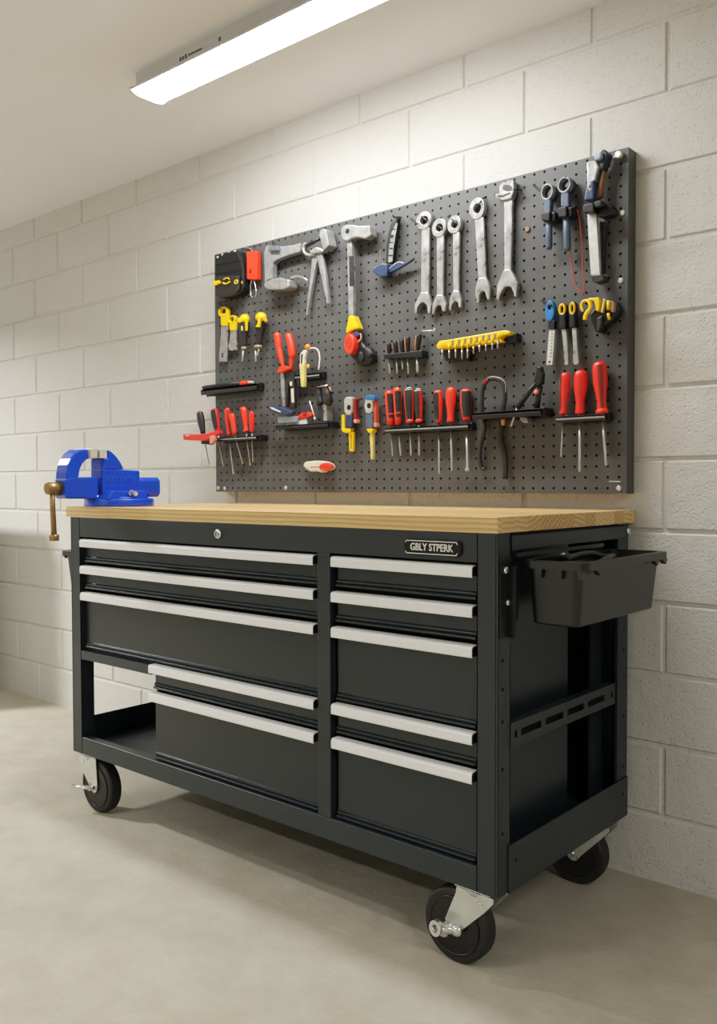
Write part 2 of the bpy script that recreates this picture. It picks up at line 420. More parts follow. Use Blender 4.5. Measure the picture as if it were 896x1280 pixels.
# ================================================================== WORKBENCH CABINET
FX, BX0, BX1 = -.66, -2.505, -.947     # front plane y, left and right x
ZB, ZT = .173, .9115
def cabinet():
    t = Thing('tool_cabinet', 'charcoal steel rolling tool cabinet with ten drawers and open shelf', 'tool cabinet')
    S = steel_dark
    # corner posts: folded L sections, the side faces punched with holes
    for sx in (1, -1):
        xo = BX1 if sx > 0 else BX0
        fx = (lambda d: xo-d) if sx > 0 else (lambda d: xo+d)
        for front in (1, 0):
            mb = MB()
            ya, yb = (-.66, -.612) if front else (-.106, -.047)
            yh = -.642 if front else -.069
            zz = [.655, .596, .531, .433, .716, .300] if front else [.647, .596, .531, .428, .70, .30]
            zz = sorted(zz)
            ed = [ZB]
            for z in zz: ed += [z-.009, z+.009]
            ed.append(ZT)
            us = [ya, yh-.006, yh+.006, yb]
            mb.perf(us, ed, lambda i, j: (yh, (ed[j]+ed[j+1])/2) if (i == 1 and j % 2 == 1) else None, .0042,
                    (lambda u, v, d: (fx(d), u, v)), .004)
            w = .050
            ts = .002
            if front:
                mb.box(fx(0), fx(w), -.66, -.66+ts, ZB, ZT)
                mb.box(fx(w-ts), fx(w), -.66, -.615, ZB, ZT)      # returned edge
                mb.box(fx(.0045), fx(.006), -.66, yb, ZB, ZT)
                mb.box(fx(0), fx(.0045), yb-.002, yb, ZB, ZT)
            else:
                mb.box(fx(0), fx(w), -.049, -.047, ZB, ZT)
                mb.box(fx(.0045), fx(.006), ya, yb, ZB, ZT)
                mb.box(fx(0), fx(.0045), ya, ya+.002, ZB, ZT)
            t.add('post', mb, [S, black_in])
    xa, xb = BX0+.05, BX1-.05
    t.add('top_panel', MB().box(xa, xb, -.66, -.645, .8515, ZT).box(xa, xb, -.645, -.06, .9, ZT), S, .001)
    br = MB(); br.prism([(-.66, ZB), (-.66, .224), (-.658, .226), (-.634, .226), (-.634, .214), (-.64, .214), (-.64, ZB)], xa, xb, 'x'); t.add('bottom_rail', br, S, .0012, seg=3)
    t.add('base_tray', MB().box(BX0+.004, BX1-.004, -.64, -.05, .186, .200), S)
    t.add('center_post', MB().box(-1.444, -1.403, -.66, -.60, .226, .8515), S, .0015)
    t.add('middle_rail', MB().box(xa, -2.095, -.66, -.62, .470, .498), S, .0015)
    # carcasses round the drawers
    t.add('housing_panel', MB().box(-2.098, -2.090, -.640, -.10, .200, .50), steel_dark2)
    t.add('housing_panel', MB().box(-2.45, -1.44, -.640, -.10, .498, .503), steel_dark2)
    t.add('housing_panel', MB().box(-1.006, -1.0, -.640, -.263, .200, .90), steel_dark2)
    t.add('housing_panel', MB().box(-2.09, -.98, -.062, -.056, .200, .90), steel_dark2)
    t.add('housing_panel', MB().box(-2.45, -.99, -.60, -.595, .503, .88), steel_dark2)
    t.add('housing_panel', MB().box(-2.09, -1.0, -.60, -.595, .205, .503), steel_dark2)
    t.add('housing_panel', MB().box(-2.455, -2.449, -.640, -.05, .503, .90), steel_dark2)
    t.add('inner_strip', MB().box(-1.004, -.998, -.146, -.083, .2, .9), S)
    # end frames: top rail, slotted rail, bottom plate on both ends
    for sx in (1, -1):
        xo = BX1 if sx > 0 else BX0
        def bx(mb, d0, d1, *a): return mb.box(xo+sx*d0, xo+sx*d1, *a)
        tr = MB(); bx(tr, 0, .004, -.612, -.068, .876, .909); bx(tr, -.02, .004, -.612, -.068, .905, .909); t.add('top_side_rail', tr, S, .001)
        sr = MB(); ya, yb, z0, z1 = -.613, -.1235, .470, .521
        bx(sr, 0, .002, ya, yb, z0, .488); bx(sr, 0, .002, ya, yb, .503, z1)
        slots = [(-.598, -.588), (-.572, -.487), (-.468, -.388), (-.368, -.288), (-.268, -.180), (-.145, -.135)]
        ys = [ya]+[q for s in slots for q in s]+[yb]
        for k in range(0, len(ys), 2): bx(sr, 0, .002, ys[k], ys[k+1], .488, .503)
        bx(sr, -.018, .0005, ya, yb, z0, z0+.002); bx(sr, -.018, .0005, ya, yb, z1-.002, z1); bx(sr, -.0195, -.018, ya, yb, z0, z1)
        t.add('slotted_rail', sr, S)
        pm = MB()
        py = (-.622, -.047)
        u = [py[0], -.600, -.584, -.084, -.068, py[1]]; v = [.172, .224, .240, .271]
        pm.perf(u, v, lambda i, j: ((u[i]+u[i+1])/2, .232) if (i in (1, 3) and j == 1) else None, .004, (lambda a, b, d: (xo+sx*(.003-d), a, b)), .0025)
        bx(pm, 0, .003, py[0], py[0]+.001, .172, .271); bx(pm, 0, .003, py[0], py[1], .270, .271); bx(pm, -.02, .003, py[0], py[1], .172, .173)
        bx(pm, 0, .0003, py[0], py[1], .172, .271)
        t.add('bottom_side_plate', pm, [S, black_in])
    # black plate painting in the bin's shade on the right post, with bolts
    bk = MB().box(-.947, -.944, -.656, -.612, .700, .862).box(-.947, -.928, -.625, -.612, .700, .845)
    i = t.add('bin_shade_plate', bk, blackp, .001)
    b2 = MB(); b2.lathe((-.944, -.640, .838), (-.937, -.640, .838), [(0, .0075), (.7, .0075), (1, .005)], 12)
    t.add('bolt', b2, chrome, parent=i)
    b2 = MB(); b2.lathe((-.944, -.632, .772), (-.937, -.632, .772), [(0, .0065), (.7, .0065), (1, .004)], 12); t.add('bolt', b2, chrome, parent=i)
    b3 = MB(); b3.lathe((-.944, -.062, .893), (-.936, -.062, .893), [(0, .008), (.7, .008), (1, .005)], 12); t.add('bolt', b3, chrome)
    t.add('hanger_strip', MB().box(-.945, -.939, -.60, -.20, .862, .870), S)
    # drawers
    def drawer(x0, x1, ztop, zbot, zh):
        # zh: top of handle
        f = MB()
        yp = -.645
        prof = [(yp+.012, ztop), (yp, ztop), (yp, zbot+.0175), (yp-.0045, zbot+.0145), (yp-.0052, zbot+.0125), (yp-.0048, zbot+.0105), (yp-.001, zbot+.0095), (yp-.001, zbot+.0085), (yp-.0075, zbot+.0055), (yp-.0082, zbot+.0035), (yp-.0075, zbot+.001), (yp-.005, zbot), (yp+.012, zbot)]
        f.prism(prof, x0, x1, 'x')
        i = t.add('drawer', f, steel_dark2, .0011, seg=3)
        h = MB()
        hp = [(yp, zh), (-.664, zh-.0005), (-.6675, zh-.003), (-.669, zh-.0065), (-.669, zh-.0225), (-.6678, zh-.0245), (-.6655, zh-.0245), (-.665, zh-.0225), (-.665, zh-.007), (-.662, zh-.004), (yp, zh-.004)]
        h.prism(hp, x0-.001, x1+.001, 'x')
        t.add('handle', h, alu, parent=i, label='brushed aluminium full width drawer handle')
        for xx in (x0-.0015, x1+.0005):
            e = MB(); e.prism([(yp, zh-.0015), (-.663, zh-.002), (-.667, zh-.0065), (-.667, zh-.022), (yp, zh-.022)], xx, xx+.001, 'x')
            t.add('handle_end', e, blackp, parent=i)
    hz = [.8455, .7635, .681, .5015, .421]
    zb = [.7735, .691, .5075, .4295, .2295]
    for k in range(5):
        drawer((-2.442 if k < 3 else -2.096), -1.452, hz[k]-.001, zb[k], hz[k])
    for k in range(5):
        drawer(-1.392, -1.005, hz[k]-.001, zb[k], hz[k])
    # lock and nameplate
    lk = MB(); lk.lathe((-1.798, -.660, .883), (-1.798, -.666, .883), [(0, .013), (.6, .013), (1, .0105)], 24)
    lk.lathe((-1.798, -.666, .883), (-1.798, -.669, .883), [(0, .0085), (1, .0078)], 20)
    i = t.add('lock', lk, chrome, label='round chrome key lock')
    t.add('keyway', MB().box(-1.7988, -1.7972, -.6696, -.668, .878, .888), black_in, parent=i)
    npl = MB()
    cx, cz, hw, hh, c = -1.106, .8775, .073, .0165, .006
    npl.prism([(cx-hw+c, cz-hh), (cx+hw-c, cz-hh), (cx+hw, cz-hh+c), (cx+hw, cz+hh-c), (cx+hw-c, cz+hh), (cx-hw+c, cz+hh), (cx-hw, cz+hh-c), (cx-hw, cz-hh+c)], -.66, -.666)
    i = t.add('nameplate', npl, black_in, .001, label='black nameplate with pale lettering')
    bd = MB(); yq0, yq1 = -.666, -.6672
    for s in (1, -1):
        z0 = cz+s*(hh-.003)
        bd.box(cx-hw+c, cx+hw-c-.004, yq0, yq1, z0-.0009, z0+.0009)
        bd.prism([(cx-hw+c, z0+.0009*s), (cx-hw+.0028, z0-s*.0045), (cx-hw+.0042, z0-s*.0048), (cx-hw+c+.001, z0-.0009*s)], yq0, yq1)
        bd.prism([(cx+hw-c-.004, z0+.0009*s), (cx+hw-.0068, z0-s*.0045), (cx+hw-.0082, z0-s*.0048), (cx+hw-c-.005, z0-.0009*s)], yq0, yq1)
    t.add('border', bd, white_p, parent=i)
    t.add('lettering', text_mb('GBLY STPERK', .0215, lambda u, v, w: (cx-.001+u*.86, -.6668-w, cz+v), .0006, .0004), white_p, parent=i)
    # casters
    def caster(px, wx, yf, trail):
        """px pivot x, wx wheel centre x, yf front face of the tread"""
        yc = yf+.021; r = .080
        f = MB()
        f.box(px-.046, px+.040, yc-.026, yc+.040, .1685, ZB)
        f.lathe((px, yc, .1685), (px, yc, .160), [(0, .034), (1, .030)], 20)
        s = 1 if wx > px else -1
        for yy in (yc-.0285, yc+.0255):
            a, b = wx-.016, wx+.016
            if s > 0: pts = [(px-.044, .1685), (px+.046, .1685), (px+.046, .158), (wx+.017, .088), (wx+.012, .068), (wx, .061), (wx-.013, .067), (px-.042, .135)]
            else: pts = [(px+.050, .1685), (px-.040, .1685), (px-.042, .155), (wx-.019, .092), (wx-.013, .068), (wx, .061), (wx+.012, .064), (wx+.022, .078), (px+.030, .135), (px+.050, .158)]
            f.prism(pts, yy, yy+.003)
        i = t.add('caster', f, zinc, .0008, label='zinc plated swivel caster fork')
        w = MB()
        w.lathe((wx, yc-.021, r), (wx, yc+.021, r), [(0, .0735), (.06, .0775), (.14, .0795), (.22, .080), (.78, .080), (.86, .0795), (.94, .0775), (1, .0735)], 56)
        t.add('wheel', w, rubber, parent=i, label='black rubber caster wheel')
        hbm = MB()
        for q in (-1, 1):
            y0 = yc+q*.021
            hbm.lathe((wx, y0, r), (wx, y0+q*.002, r), [(0, .062), (.5, .0605), (1, .059)], 48)
            hbm.tube([(wx+.0605*math.cos(2*math.pi*k/40), y0+q*.0015, r+.0605*math.sin(2*math.pi*k/40)) for k in range(40)], .0022, 6, True)
            hbm.lathe((wx, y0, r), (wx, y0+q*.0045, r), [(0, .022), (1, .019)], 24)
        t.add('wheel_core', hbm, wheel_m, parent=i)
        ax = MB(); ax.lathe((wx, yc-.036, r), (wx, yc+.032, r), [(0, .006), (.06, .008), (.16, .008), (.161, .0055), (.9, .0055), (.901, .008), (1, .008)], 14)
        ax.lathe((px-.02*s, yc-.0285, .150), (px-.02*s, yc-.031, .150), [(0, .0045), (1, .003)], 10)
        t.add('axle_bolt', ax, chrome, parent=i)
        if yf < -.4:
            p = MB()
            if s > 0:      # flat pedal pointing to the left
                p.prism([(wx-.012, .078), (wx+.010, .088), (wx+.010, .078), (wx-.01, .069)], yc-.040, yc-.030)
                p.tube([(wx+.004, yc-.036, .080), (wx-.05, yc-.050, .077), (wx-.076, yc-.056, .0745)], [.006, .005, .004], 8, flat=1.6)
            else:          # brake seen end on: two knuckles
                p.ball((wx-.012, yc-.043, .076), .0155, 12, (1, .8, 1.05)); p.ball((wx+.016, yc-.037, .080), .0125, 12, (1.1, .7, 1))
                p.tube([(wx-.018, yc-.060, .082), (wx-.012, yc-.05, .079), (wx+.012, yc-.038, .079)], [.0085, .0095, .008], 10)
                p.annulus((wx-.020, .083), (.0145, .017), (.0075, .009), yc-.064, yc-.054)
            t.add('brake_pedal', p, chrome, parent=i)
    caster(-1.008, -1.058, -.651, -1)
    caster(-2.430, -2.395, -.651, 1)
    caster(-.995, -1.042, -.146, -1)
    caster(-2.430, -2.395, -.146, 1)
    t.done()
cabinet()

# worktop
solo('worktop', MB().box(-2.5315, -.9484, -.6597, -.004, .9117, .945), wood_m, 'oak butcher block worktop lying on top of the charcoal tool cabinet', 'worktop', bevel=.0015)

# ================================================================== BINS
def bin_parts(t, x0, y0, z0):
    """x0 is the side next to the cabinet, y0 front end, z0 top of rim; 0.142 deep, 0.41 long"""
    W, Ln = .142, .410
    def loop(ins_l, ins_r, ins_e, z, r=.02):
        xa, xb, ya, yb = x0+ins_l, x0+W-ins_r, y0+ins_e, y0+Ln-ins_e
        pts = []
        for cx, cy, a0 in ((xb-r, ya+r, -90), (xb-r, yb-r, 0), (xa+r, yb-r, 90), (xa+r, ya+r, 180)):
            for k in range(5):
                a = math.radians(a0+90*k/4); pts.append((cx+r*math.cos(a), cy+r*math.sin(a), z))
        return pts
    rings = [loop(.012, .032, .022, z0-.131, .012), loop(.010, .028, .019, z0-.128, .014), loop(.006, .018, .010, z0-.020, .016), loop(.006, .012, .008, z0-.002, .016)]
    inner = [loop(.009, .015, .011, z0-.002, .014), loop(.009, .021, .013, z0-.020, .014), loop(.014, .034, .025, z0-.126, .012)]
    b = MB(); R = rings+inner; n = 20
    vs = [p for l in R for p in l]; fs = []
    for i in range(len(R)-1):
        for k in range(n): fs.append((i*n+k, (i+1)*n+k, (i+1)*n+(k+1) % n, i*n+(k+1) % n)[::-1])
    fs.append(tuple(range(n-1, -1, -1))); fs.append(tuple((len(R)-1)*n+k for k in range(n)))
    b.add(vs, fs)
    t.add('bin_body', b, bin_m, .0008)
    r = MB()
    prof = [(.0095, .0155, .0115, -.003, .014), (.0095, .0155, .0115, 0, .014), (.001, .001, .001, 0, .018), (0, 0, 0, -.002, .018), (0, 0, 0, -.0165, .018), (.0015, .0015, .0015, -.0165, .018), (.0015, .0015, .0015, -.004, .017), (.006, .012, .008, -.004, .016)]
    L = [loop(a, c, e, z0+z, q) for a, c, e, z, q in prof]
    vs = [p for l in L for p in l]; fs = [(i*n+k, (i+1)*n+k, (i+1)*n+(k+1) % n, i*n+(k+1) % n) for i in range(len(L)-1) for k in range(n)]
    r.add(vs, fs); i = t.add('rim', r, bin_m)
    tb = MB(); xr = x0+W
    for yy in (y0+.045, y0+.33, y0+.375):   # little gussets under the rim
        tb.prism([(yy, z0-.0165), (yy+.028, z0-.0165), (yy+.018, z0-.028)], xr-.012, xr-.001, 'x')
    for xx in (x0+.03, x0+.075, x0+.12): tb.prism([(xx, z0-.0165), (xx+.014, z0-.0165), (xx+.012, z0-.034), (xx+.002, z0-.034)], y0+.001, y0+.013)
    t.add('gusset', tb, bin_m)
    t.add('mount_lip', MB().box(x0-.012, x0+.004, y0+.05, y0+Ln-.05, z0-.012, z0-.002), bin_m, .001)
def plastic_bins():
    t = Thing('plastic_bin', 'open black plastic bin hooked on the right end of the cabinet', 'bin', 'black bins on the cabinet ends')
    bin_parts(t, -.9275, -.600, .8575); a = t.done()
    b = dup(a, (BX0-.004-(.142/2)-.028, -.386, a.location.z-.062), 'black plastic bin hooked on the left end of the cabinet', 'black bins on the cabinet ends')
    b.rotation_euler.z = math.pi
    c = MB(); pts = []
    for k in range(150):
        a_ = 2*math.pi*k/22
        pts.append((-.862+(.030+.002*math.sin(k*.7))*math.cos(a_), -.44+(.100+.004*math.sin(k*1.3))*math.sin(a_), 0.742+.00080*k+.004*math.sin(k*.9)))
    c.tube(pts, .0075, 8)
    solo('coiled_cable', c, blackp, 'coil of black cable lying inside the right black bin', 'cable')
plastic_bins()

# ================================================================== VISE
def vise():
    t = Thing('bench_vise', 'blue cast bench vise with bronze handle standing on the left end of worktop', 'vise')
    cx, cy = -2.40, -.552
    XF, XB = -2.368, -2.432
    b = MB(); b.lathe((cx, cy, .9453), (cx, cy, .9695), [(0, .1065), (.8, .1065), (.95, .105), (1, .1025)], 56)
    b.lathe((cx, cy, .9695), (cx, cy, .975), [(0, .086), (1, .084)], 48); t.add('swivel_base', b, vise_m, .001)
    lg = MB()
    lg.prism([(-0.6403,0.9676),(-0.6256,0.9945),(-0.5052,0.9937),(-0.4872,0.9654)], -2.47, -2.330, 'x')
    t.add('swivel_clamp', lg, vise_m, .004)
    nt = MB(); nt.lathe((-2.330, [(-0.5589,0.9753)][0][0], .9865), (-2.302, [(-0.5589,0.9753)][0][0], .9845), [(0, .0105), (.3, .0125), (.31, .009), (1, .008)], 6)
    t.add('clamp_bolt', nt, chrome, .0008)
    m = MB()
    m.prism([(-0.6337,1.0616),(-0.4955,1.0570),(-0.4966,0.9685),(-0.6338,0.9704)], XB, XF, 'x')
    m.prism([(-0.6332,1.0931),(-0.6129,1.0935),(-0.6125,1.1209),(-0.5980,1.1139),(-0.5819,1.1007),(-0.5656,1.0813),(-0.5537,1.0602),(-0.6337,1.0593)], XB, XF, 'x')
    ib = t.add('fixed_jaw', m, vise_m, .005, seg=3)
    sl = MB(); sl.prism([(XB+.012, 0), (XF-.012, 0), (XF-.002, .010), (XF-.002, .048), (XF-.012, .058), (XB+.012, .058), (XB+.002, .048), (XB+.002, .010)], 0, 1, 'y')
    ya = [(-0.4163,1.0077)][0][0]; yb = [(-0.5132,1.0080)][0][0]
    zlo = [(-0.4588,0.9729)][0][1]; zhi = [(-0.4580,1.0360)][0][1]
    sl.v = [(v[0], ya+(yb-ya)*v[1], zlo+(zhi-zlo)*v[2]/.058) for v in sl.v]
    t.add('slide_bar', sl, vise_m, .004)
    d = MB()
    d.prism([(-0.7100,1.1182),(-0.6734,1.1210),(-0.6738,1.0922),(-0.6857,1.0883),(-0.6988,1.0767),(-0.7088,1.0576),(-0.7142,1.0290),(-0.7550,1.0266),(-0.7532,1.0490),(-0.7479,1.0715),(-0.7392,1.0895),(-0.7264,1.1069)], XB, XF, 'x')
    d.prism([(-0.7565,1.0302),(-0.7399,1.0348),(-0.6472,1.0366),(-0.6481,0.9696),(-0.7523,0.9711),(-0.7601,0.9810)], XB, XF, 'x')
    t.add('sliding_jaw', d, vise_m, .006, seg=3)
    for q in ([(-0.6833,1.1212),(-0.6583,1.1219),(-0.6587,1.0935),(-0.6816,1.0931),(-0.6836,1.1039)], [(-0.6515,1.1202),(-0.6250,1.1201),(-0.6254,1.0929),(-0.6503,1.0933)]):
        j = MB(); j.prism(q, XB-.014, XF+.014, 'x'); t.add('jaw_plate', j, jaw_m, .0015)
    hp = [(-0.7808,1.0021)][0]; he = [(-0.7536,1.0020)][0]; h0 = [(-0.8018,1.0022)][0]
    sc = MB(); z = hp[1]
    sc.lathe((cx, h0[0], z), (cx, he[0]+.02, z), [(0, .015), (.03, .018), (.8, .018), (.801, .013), (1, .013)], 24)
    i = t.add('screw_head', sc, bronze)
    cl = MB(); cl.lathe((cx, he[0]-.012, z), (cx, he[0]+.03, z), [(0, .022), (1, .024)], 24); t.add('screw_collar', cl, dark_steel)
    bb = [(-0.7789,0.8571)][0]
    hb = MB(); hb.lathe((cx, hp[0]-.004, z+.010), (cx, bb[0], bb[1]), [(0, .0075), (1, .0085)], 16)
    hb.lathe((cx, bb[0], bb[1]+.009), (cx, bb[0], bb[1]-.010), [(0, .012), (.1, .0145), (.9, .0145), (1, .013)], 20)
    t.add('handle', hb, bronze, label='bronze sliding tommy bar hanging straight down')
    c = [(-0.5679,1.0299)][0]
    tx = text_mb('ECCF CATOE', .0195, lambda u, v, w: (XF+w*1.0, c[0]+u*.95, c[1]+v), .0016, .0004)
    t.add('raised_lettering', tx, mat('blue_enamel_pale', srgb(40, 88, 200), .45), parent=ib)  # paler blue than the body so the letters read
    t.done()
vise()

# ================================================================== PEGBOARD
PX0, PX1, PZ0, PZ1 = -2.5324, -.9535, .9861, 1.8492
def pegboard():
    t = Thing('pegboard', 'long dark grey perforated steel pegboard on the block wall', 'pegboard')
    mb = MB()
    nx, nz, dx, dz = 51, 31, .0306, .02805
    cxs = [-.973-dx*i for i in range(nx)][::-1]; czs = [1.000+dz*j for j in range(nz)]
    us = [PX0]+[(cxs[i]+cxs[i+1])/2 for i in range(nx-1)]+[PX1]
    vs = [PZ0]+[(czs[i]+czs[i+1])/2 for i in range(nz-1)]+[PZ1]
    skip = {(nx-1, 0), (nx-1, nz-1), (0, 0), (0, nz-1)}
    mb.perf(us, vs, lambda i, j: None if (i, j) in skip else (cxs[i], czs[j]), .0036, lambda u, v, d: (u, BF+d, v), .006)
    # folded edges
    mb.add([(PX1, BF, PZ0), (PX1, -.001, PZ0), (PX1, -.001, PZ1), (PX1, BF, PZ1)], [(0, 1, 2, 3)])
    mb.add([(PX0, BF, PZ0), (PX0, -.001, PZ0), (PX0, -.001, PZ1), (PX0, BF, PZ1)], [(3, 2, 1, 0)])
    mb.add([(PX0, BF, PZ1), (PX1, BF, PZ1), (PX1, -.001, PZ1), (PX0, -.001, PZ1)], [(0, 1, 2, 3)])
    mb.add([(PX0, BF, PZ0), (PX1, BF, PZ0), (PX1, -.001, PZ0), (PX0, -.001, PZ0)], [(3, 2, 1, 0)])
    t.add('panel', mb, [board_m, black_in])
    for x, z in ((-.973, 1.000), (-.972, 1.522), (-2.520, 1.000), (-2.485, .998), (-2.17, 1.000), (-.968, 1.690)):
        s = MB(); s.lathe((x, BF, z), (x, BF-.003, z), [(0, .0075), (.5, .0072), (1, .0045)], 16); t.add('screw', s, zinc)
    k = [(-0.9744,1.8321)][0]
    s = MB(); s.lathe((k[0], BF, k[1]), (k[0], BF-.017, k[1]), [(0, .010), (.5, .0095), (.99, .008), (1, .007)], 18); s.box(k[0]-.020, k[0], BF, BF-.002, k[1]-.002, k[1]+.003)
    t.add('hanging_screw', s, zinc)
    w = [(-0.9996,1.0174),(-0.9679,1.0173)]
    t.add('scratch_mark', MB().box(w[0][0], w[1][0], BF, BF-.0006, w[0][1]-.0012, w[0][1]+.0012), zinc)
    for q in ([(-1.2368,1.6985)][0],):
        s = MB(); s.lathe((q[0], BF, q[1]), (q[0], BF-.005, q[1]), [(0, .008), (.7, .0075), (1, .005)], 16); t.add('peg_plug', s, brown)
    t.done()
pegboard()

# ================================================================== TOOLS: helpers
def screwdriver(label, top, hb, tip, y, rad, hmat, gmat=None, cap=None, blade_r=.0032, group=None, flare=False, sq=.85, arcs=None, ring=None, yt=None, shape=0):
    """handle from top to hb, blade on to tip; gmat: grip strips set into the handle"""
    t = Thing('screwdriver', label, 'screwdriver', group)
    a = (top[0], y, top[1]); b = (hb[0], y, hb[1]); c = (tip[0], y if yt is None else yt, tip[1])
    prof = [[(0, .45), (.02, .72), (.07, .92), (.18, 1), (.42, .96), (.62, .74), (.78, .62), (.9, .66), (.96, .74), (1, .7)],
            [(0, .5), (.02, .78), (.08, .95), (.25, 1), (.5, 1), (.72, .84), (.9, .70), (1, .66)],
            [(0, .6), (.03, .86), (.1, .98), (.3, .94), (.55, .84), (.8, .76), (1, .72)]][shape]
    P = [(q, r*rad) for q, r in prof]
    h = MB(); h.lathe(a, b, P, 18, sq); i = t.add('handle', h, hmat)
    if gmat:
        turn = math.atan2(-top[0], 2.1)      # strips are placed as they face somebody standing before the bench
        for a0, a1 in (arcs or [(-.45, .45)]):
            a0 -= turn; a1 -= turn
            g = MB(); g.lathe(a, b, [(q, r*rad+.0007) for q, r in prof if .05 < q < .93], 7, sq, (a0, a1)); t.add('grip', g, gmat, parent=i)
    if cap:
        k = MB(); k.lathe(lerp(a, b, -.012), lerp(a, b, .07), [(0, .36*rad), (.25, .64*rad), (.7, .86*rad), (1, .95*rad)], 16, sq); t.add('cap', k, cap, parent=i)
    if ring:
        q, rm = ring; k = MB(); k.lathe(lerp(a, b, q-.05), lerp(a, b, q+.05), [(0, .7*rad), (.3, .86*rad), (.7, .86*rad), (1, .7*rad)], 16, sq); t.add('ring', k, rm, parent=i)
    s = MB()
    st = lerp(a, b, .97)
    pr = [(0, blade_r), (.9, blade_r), (.97, blade_r*(1.0 if not flare else 1.9)), (1, blade_r*(.45 if not flare else 1.9))]
    s.lathe(st, c, pr, 10, 1.0); t.add('blade', s, blade)
    return t.done()
def rack(label, front_y, xl, xr, ztop, zbot, name='tool_rack', cat='tool rack', endw=None, holes=()):
    """black shelf rack: body, strip painted as an edge highlight, end mount on the board"""
    t = Thing(name, label, cat)
    b = MB(); b.box(xl, xr, front_y, BF-.0004, ztop-.008, ztop)
    zm = (ztop+zbot)/2
    b.box(xl, xr, front_y, front_y+.006, zbot, ztop)
    b.box(xl, xr, BF-.008, BF-.0004, zbot-.004, ztop+.004)
    t.add('shelf', b, blackp, .0012)
    t.add('edge_highlight', MB().box(xl+.001, xr-.002, front_y-.0006, front_y+.001, zm-.0015, zm+.003), dark_steel if name == 'tool_tray' else rack_highlight)  # thin strip whose colour stands in for the highlight on the edge
    t.add('end_block', MB().box(xr-.008, xr+.004, front_y+.012, BF-.0004, zbot-.001, ztop+.004), blackp, .002)
    return t.done()
def hook(pts3, label, r=.0022):
    return solo('pegboard_hook', MB().tube(smoothpath(pts3, 3), r, 8), dark_steel, label, 'hook', 'wire hooks in the pegboard')

# ================================================================== TOP ROW
# tool pouch
def pouch():
    t = Thing('tool_pouch', 'black tool pouch with yellow tabs at the top left of the pegboard', 'tool pouch')
    b = MB(); b.prism([(-2.4874,1.8345),(-2.4049,1.8330),(-2.3629,1.8298),(-2.3390,1.7768),(-2.3357,1.7356),(-2.3346,1.6961),(-2.3540,1.6791),(-2.3690,1.6738),(-2.4391,1.6740),(-2.4844,1.6848),(-2.4874,1.7589)], -.085, BF-.0006); i = t.add('body', b, blackp, .006)
    for q in ([(-2.4819,1.7982),(-2.3451,1.7921),(-2.3440,1.7895),(-2.4819,1.7952)], [(-2.4822,1.7654),(-2.3399,1.7605),(-2.3384,1.7574),(-2.4823,1.7616)]):
        s = MB(); s.prism(q, -.087, -.083); t.add('seam', s, black_in, parent=i)
    p = MB(); p.prism([(-2.4705,1.7530),(-2.3455,1.7387),(-2.3479,1.6862),(-2.3591,1.6779),(-2.4271,1.6710),(-2.4694,1.6809)], -.099, -.084); t.add('pocket', p, blackg, .007)
    sd = MB(); sd.prism([(-2.3758,1.7444),(-2.3479,1.7451),(-2.3403,1.6957),(-2.3745,1.6869)], -.084, -.05); t.add('side_gusset', sd, blackp, .003)
    y0, y1 = -.106, -.098
    m1 = MB(); m1.prism([(-2.4730,1.7307),(-2.4663,1.7347),(-2.4412,1.7330),(-2.4336,1.7273),(-2.4356,1.7214),(-2.4568,1.7182),(-2.4704,1.7202)], y0, y1); t.add('yellow_tab', m1, yellow, .002)
    m2 = MB(); m2.tube(smoothpath(yz([(-2.4163,1.7317),(-2.4068,1.7353),(-2.3936,1.7343),(-2.3854,1.7281)], -.103)), .0022, 8); m2.tube(smoothpath(yz([(-2.4191,1.7214),(-2.4089,1.7167),(-2.3938,1.7159),(-2.3851,1.7213)], -.103)), .0030, 8); t.add('yellow_tab', m2, yellow)
    c = [(-2.3545,1.7155)][0]; m3 = MB(); m3.tube([(c[0]+.0075*math.cos(k*math.pi/9), -.1, c[1]+.0062*math.sin(k*math.pi/9)) for k in range(18)], .0024, 8, True); t.add('yellow_tab', m3, yellow)
    c = [(-2.3411,1.7143)][0]; m4 = MB(); m4.ball((c[0], -.085, c[1]), .004, 10, (.8, .6, 1.4)); t.add('yellow_tab', m4, yellow)
    for c in [(-2.4663,1.8220),(-2.4411,1.8270),(-2.4067,1.8312),(-2.3748,1.8277)]:
        k = MB(); k.lathe((c[0], -.084, c[1]), (c[0], -.089, c[1]), [(0, .0055), (1, .004)], 12); t.add('rivet', k, chrome)
    t.done()
pouch()
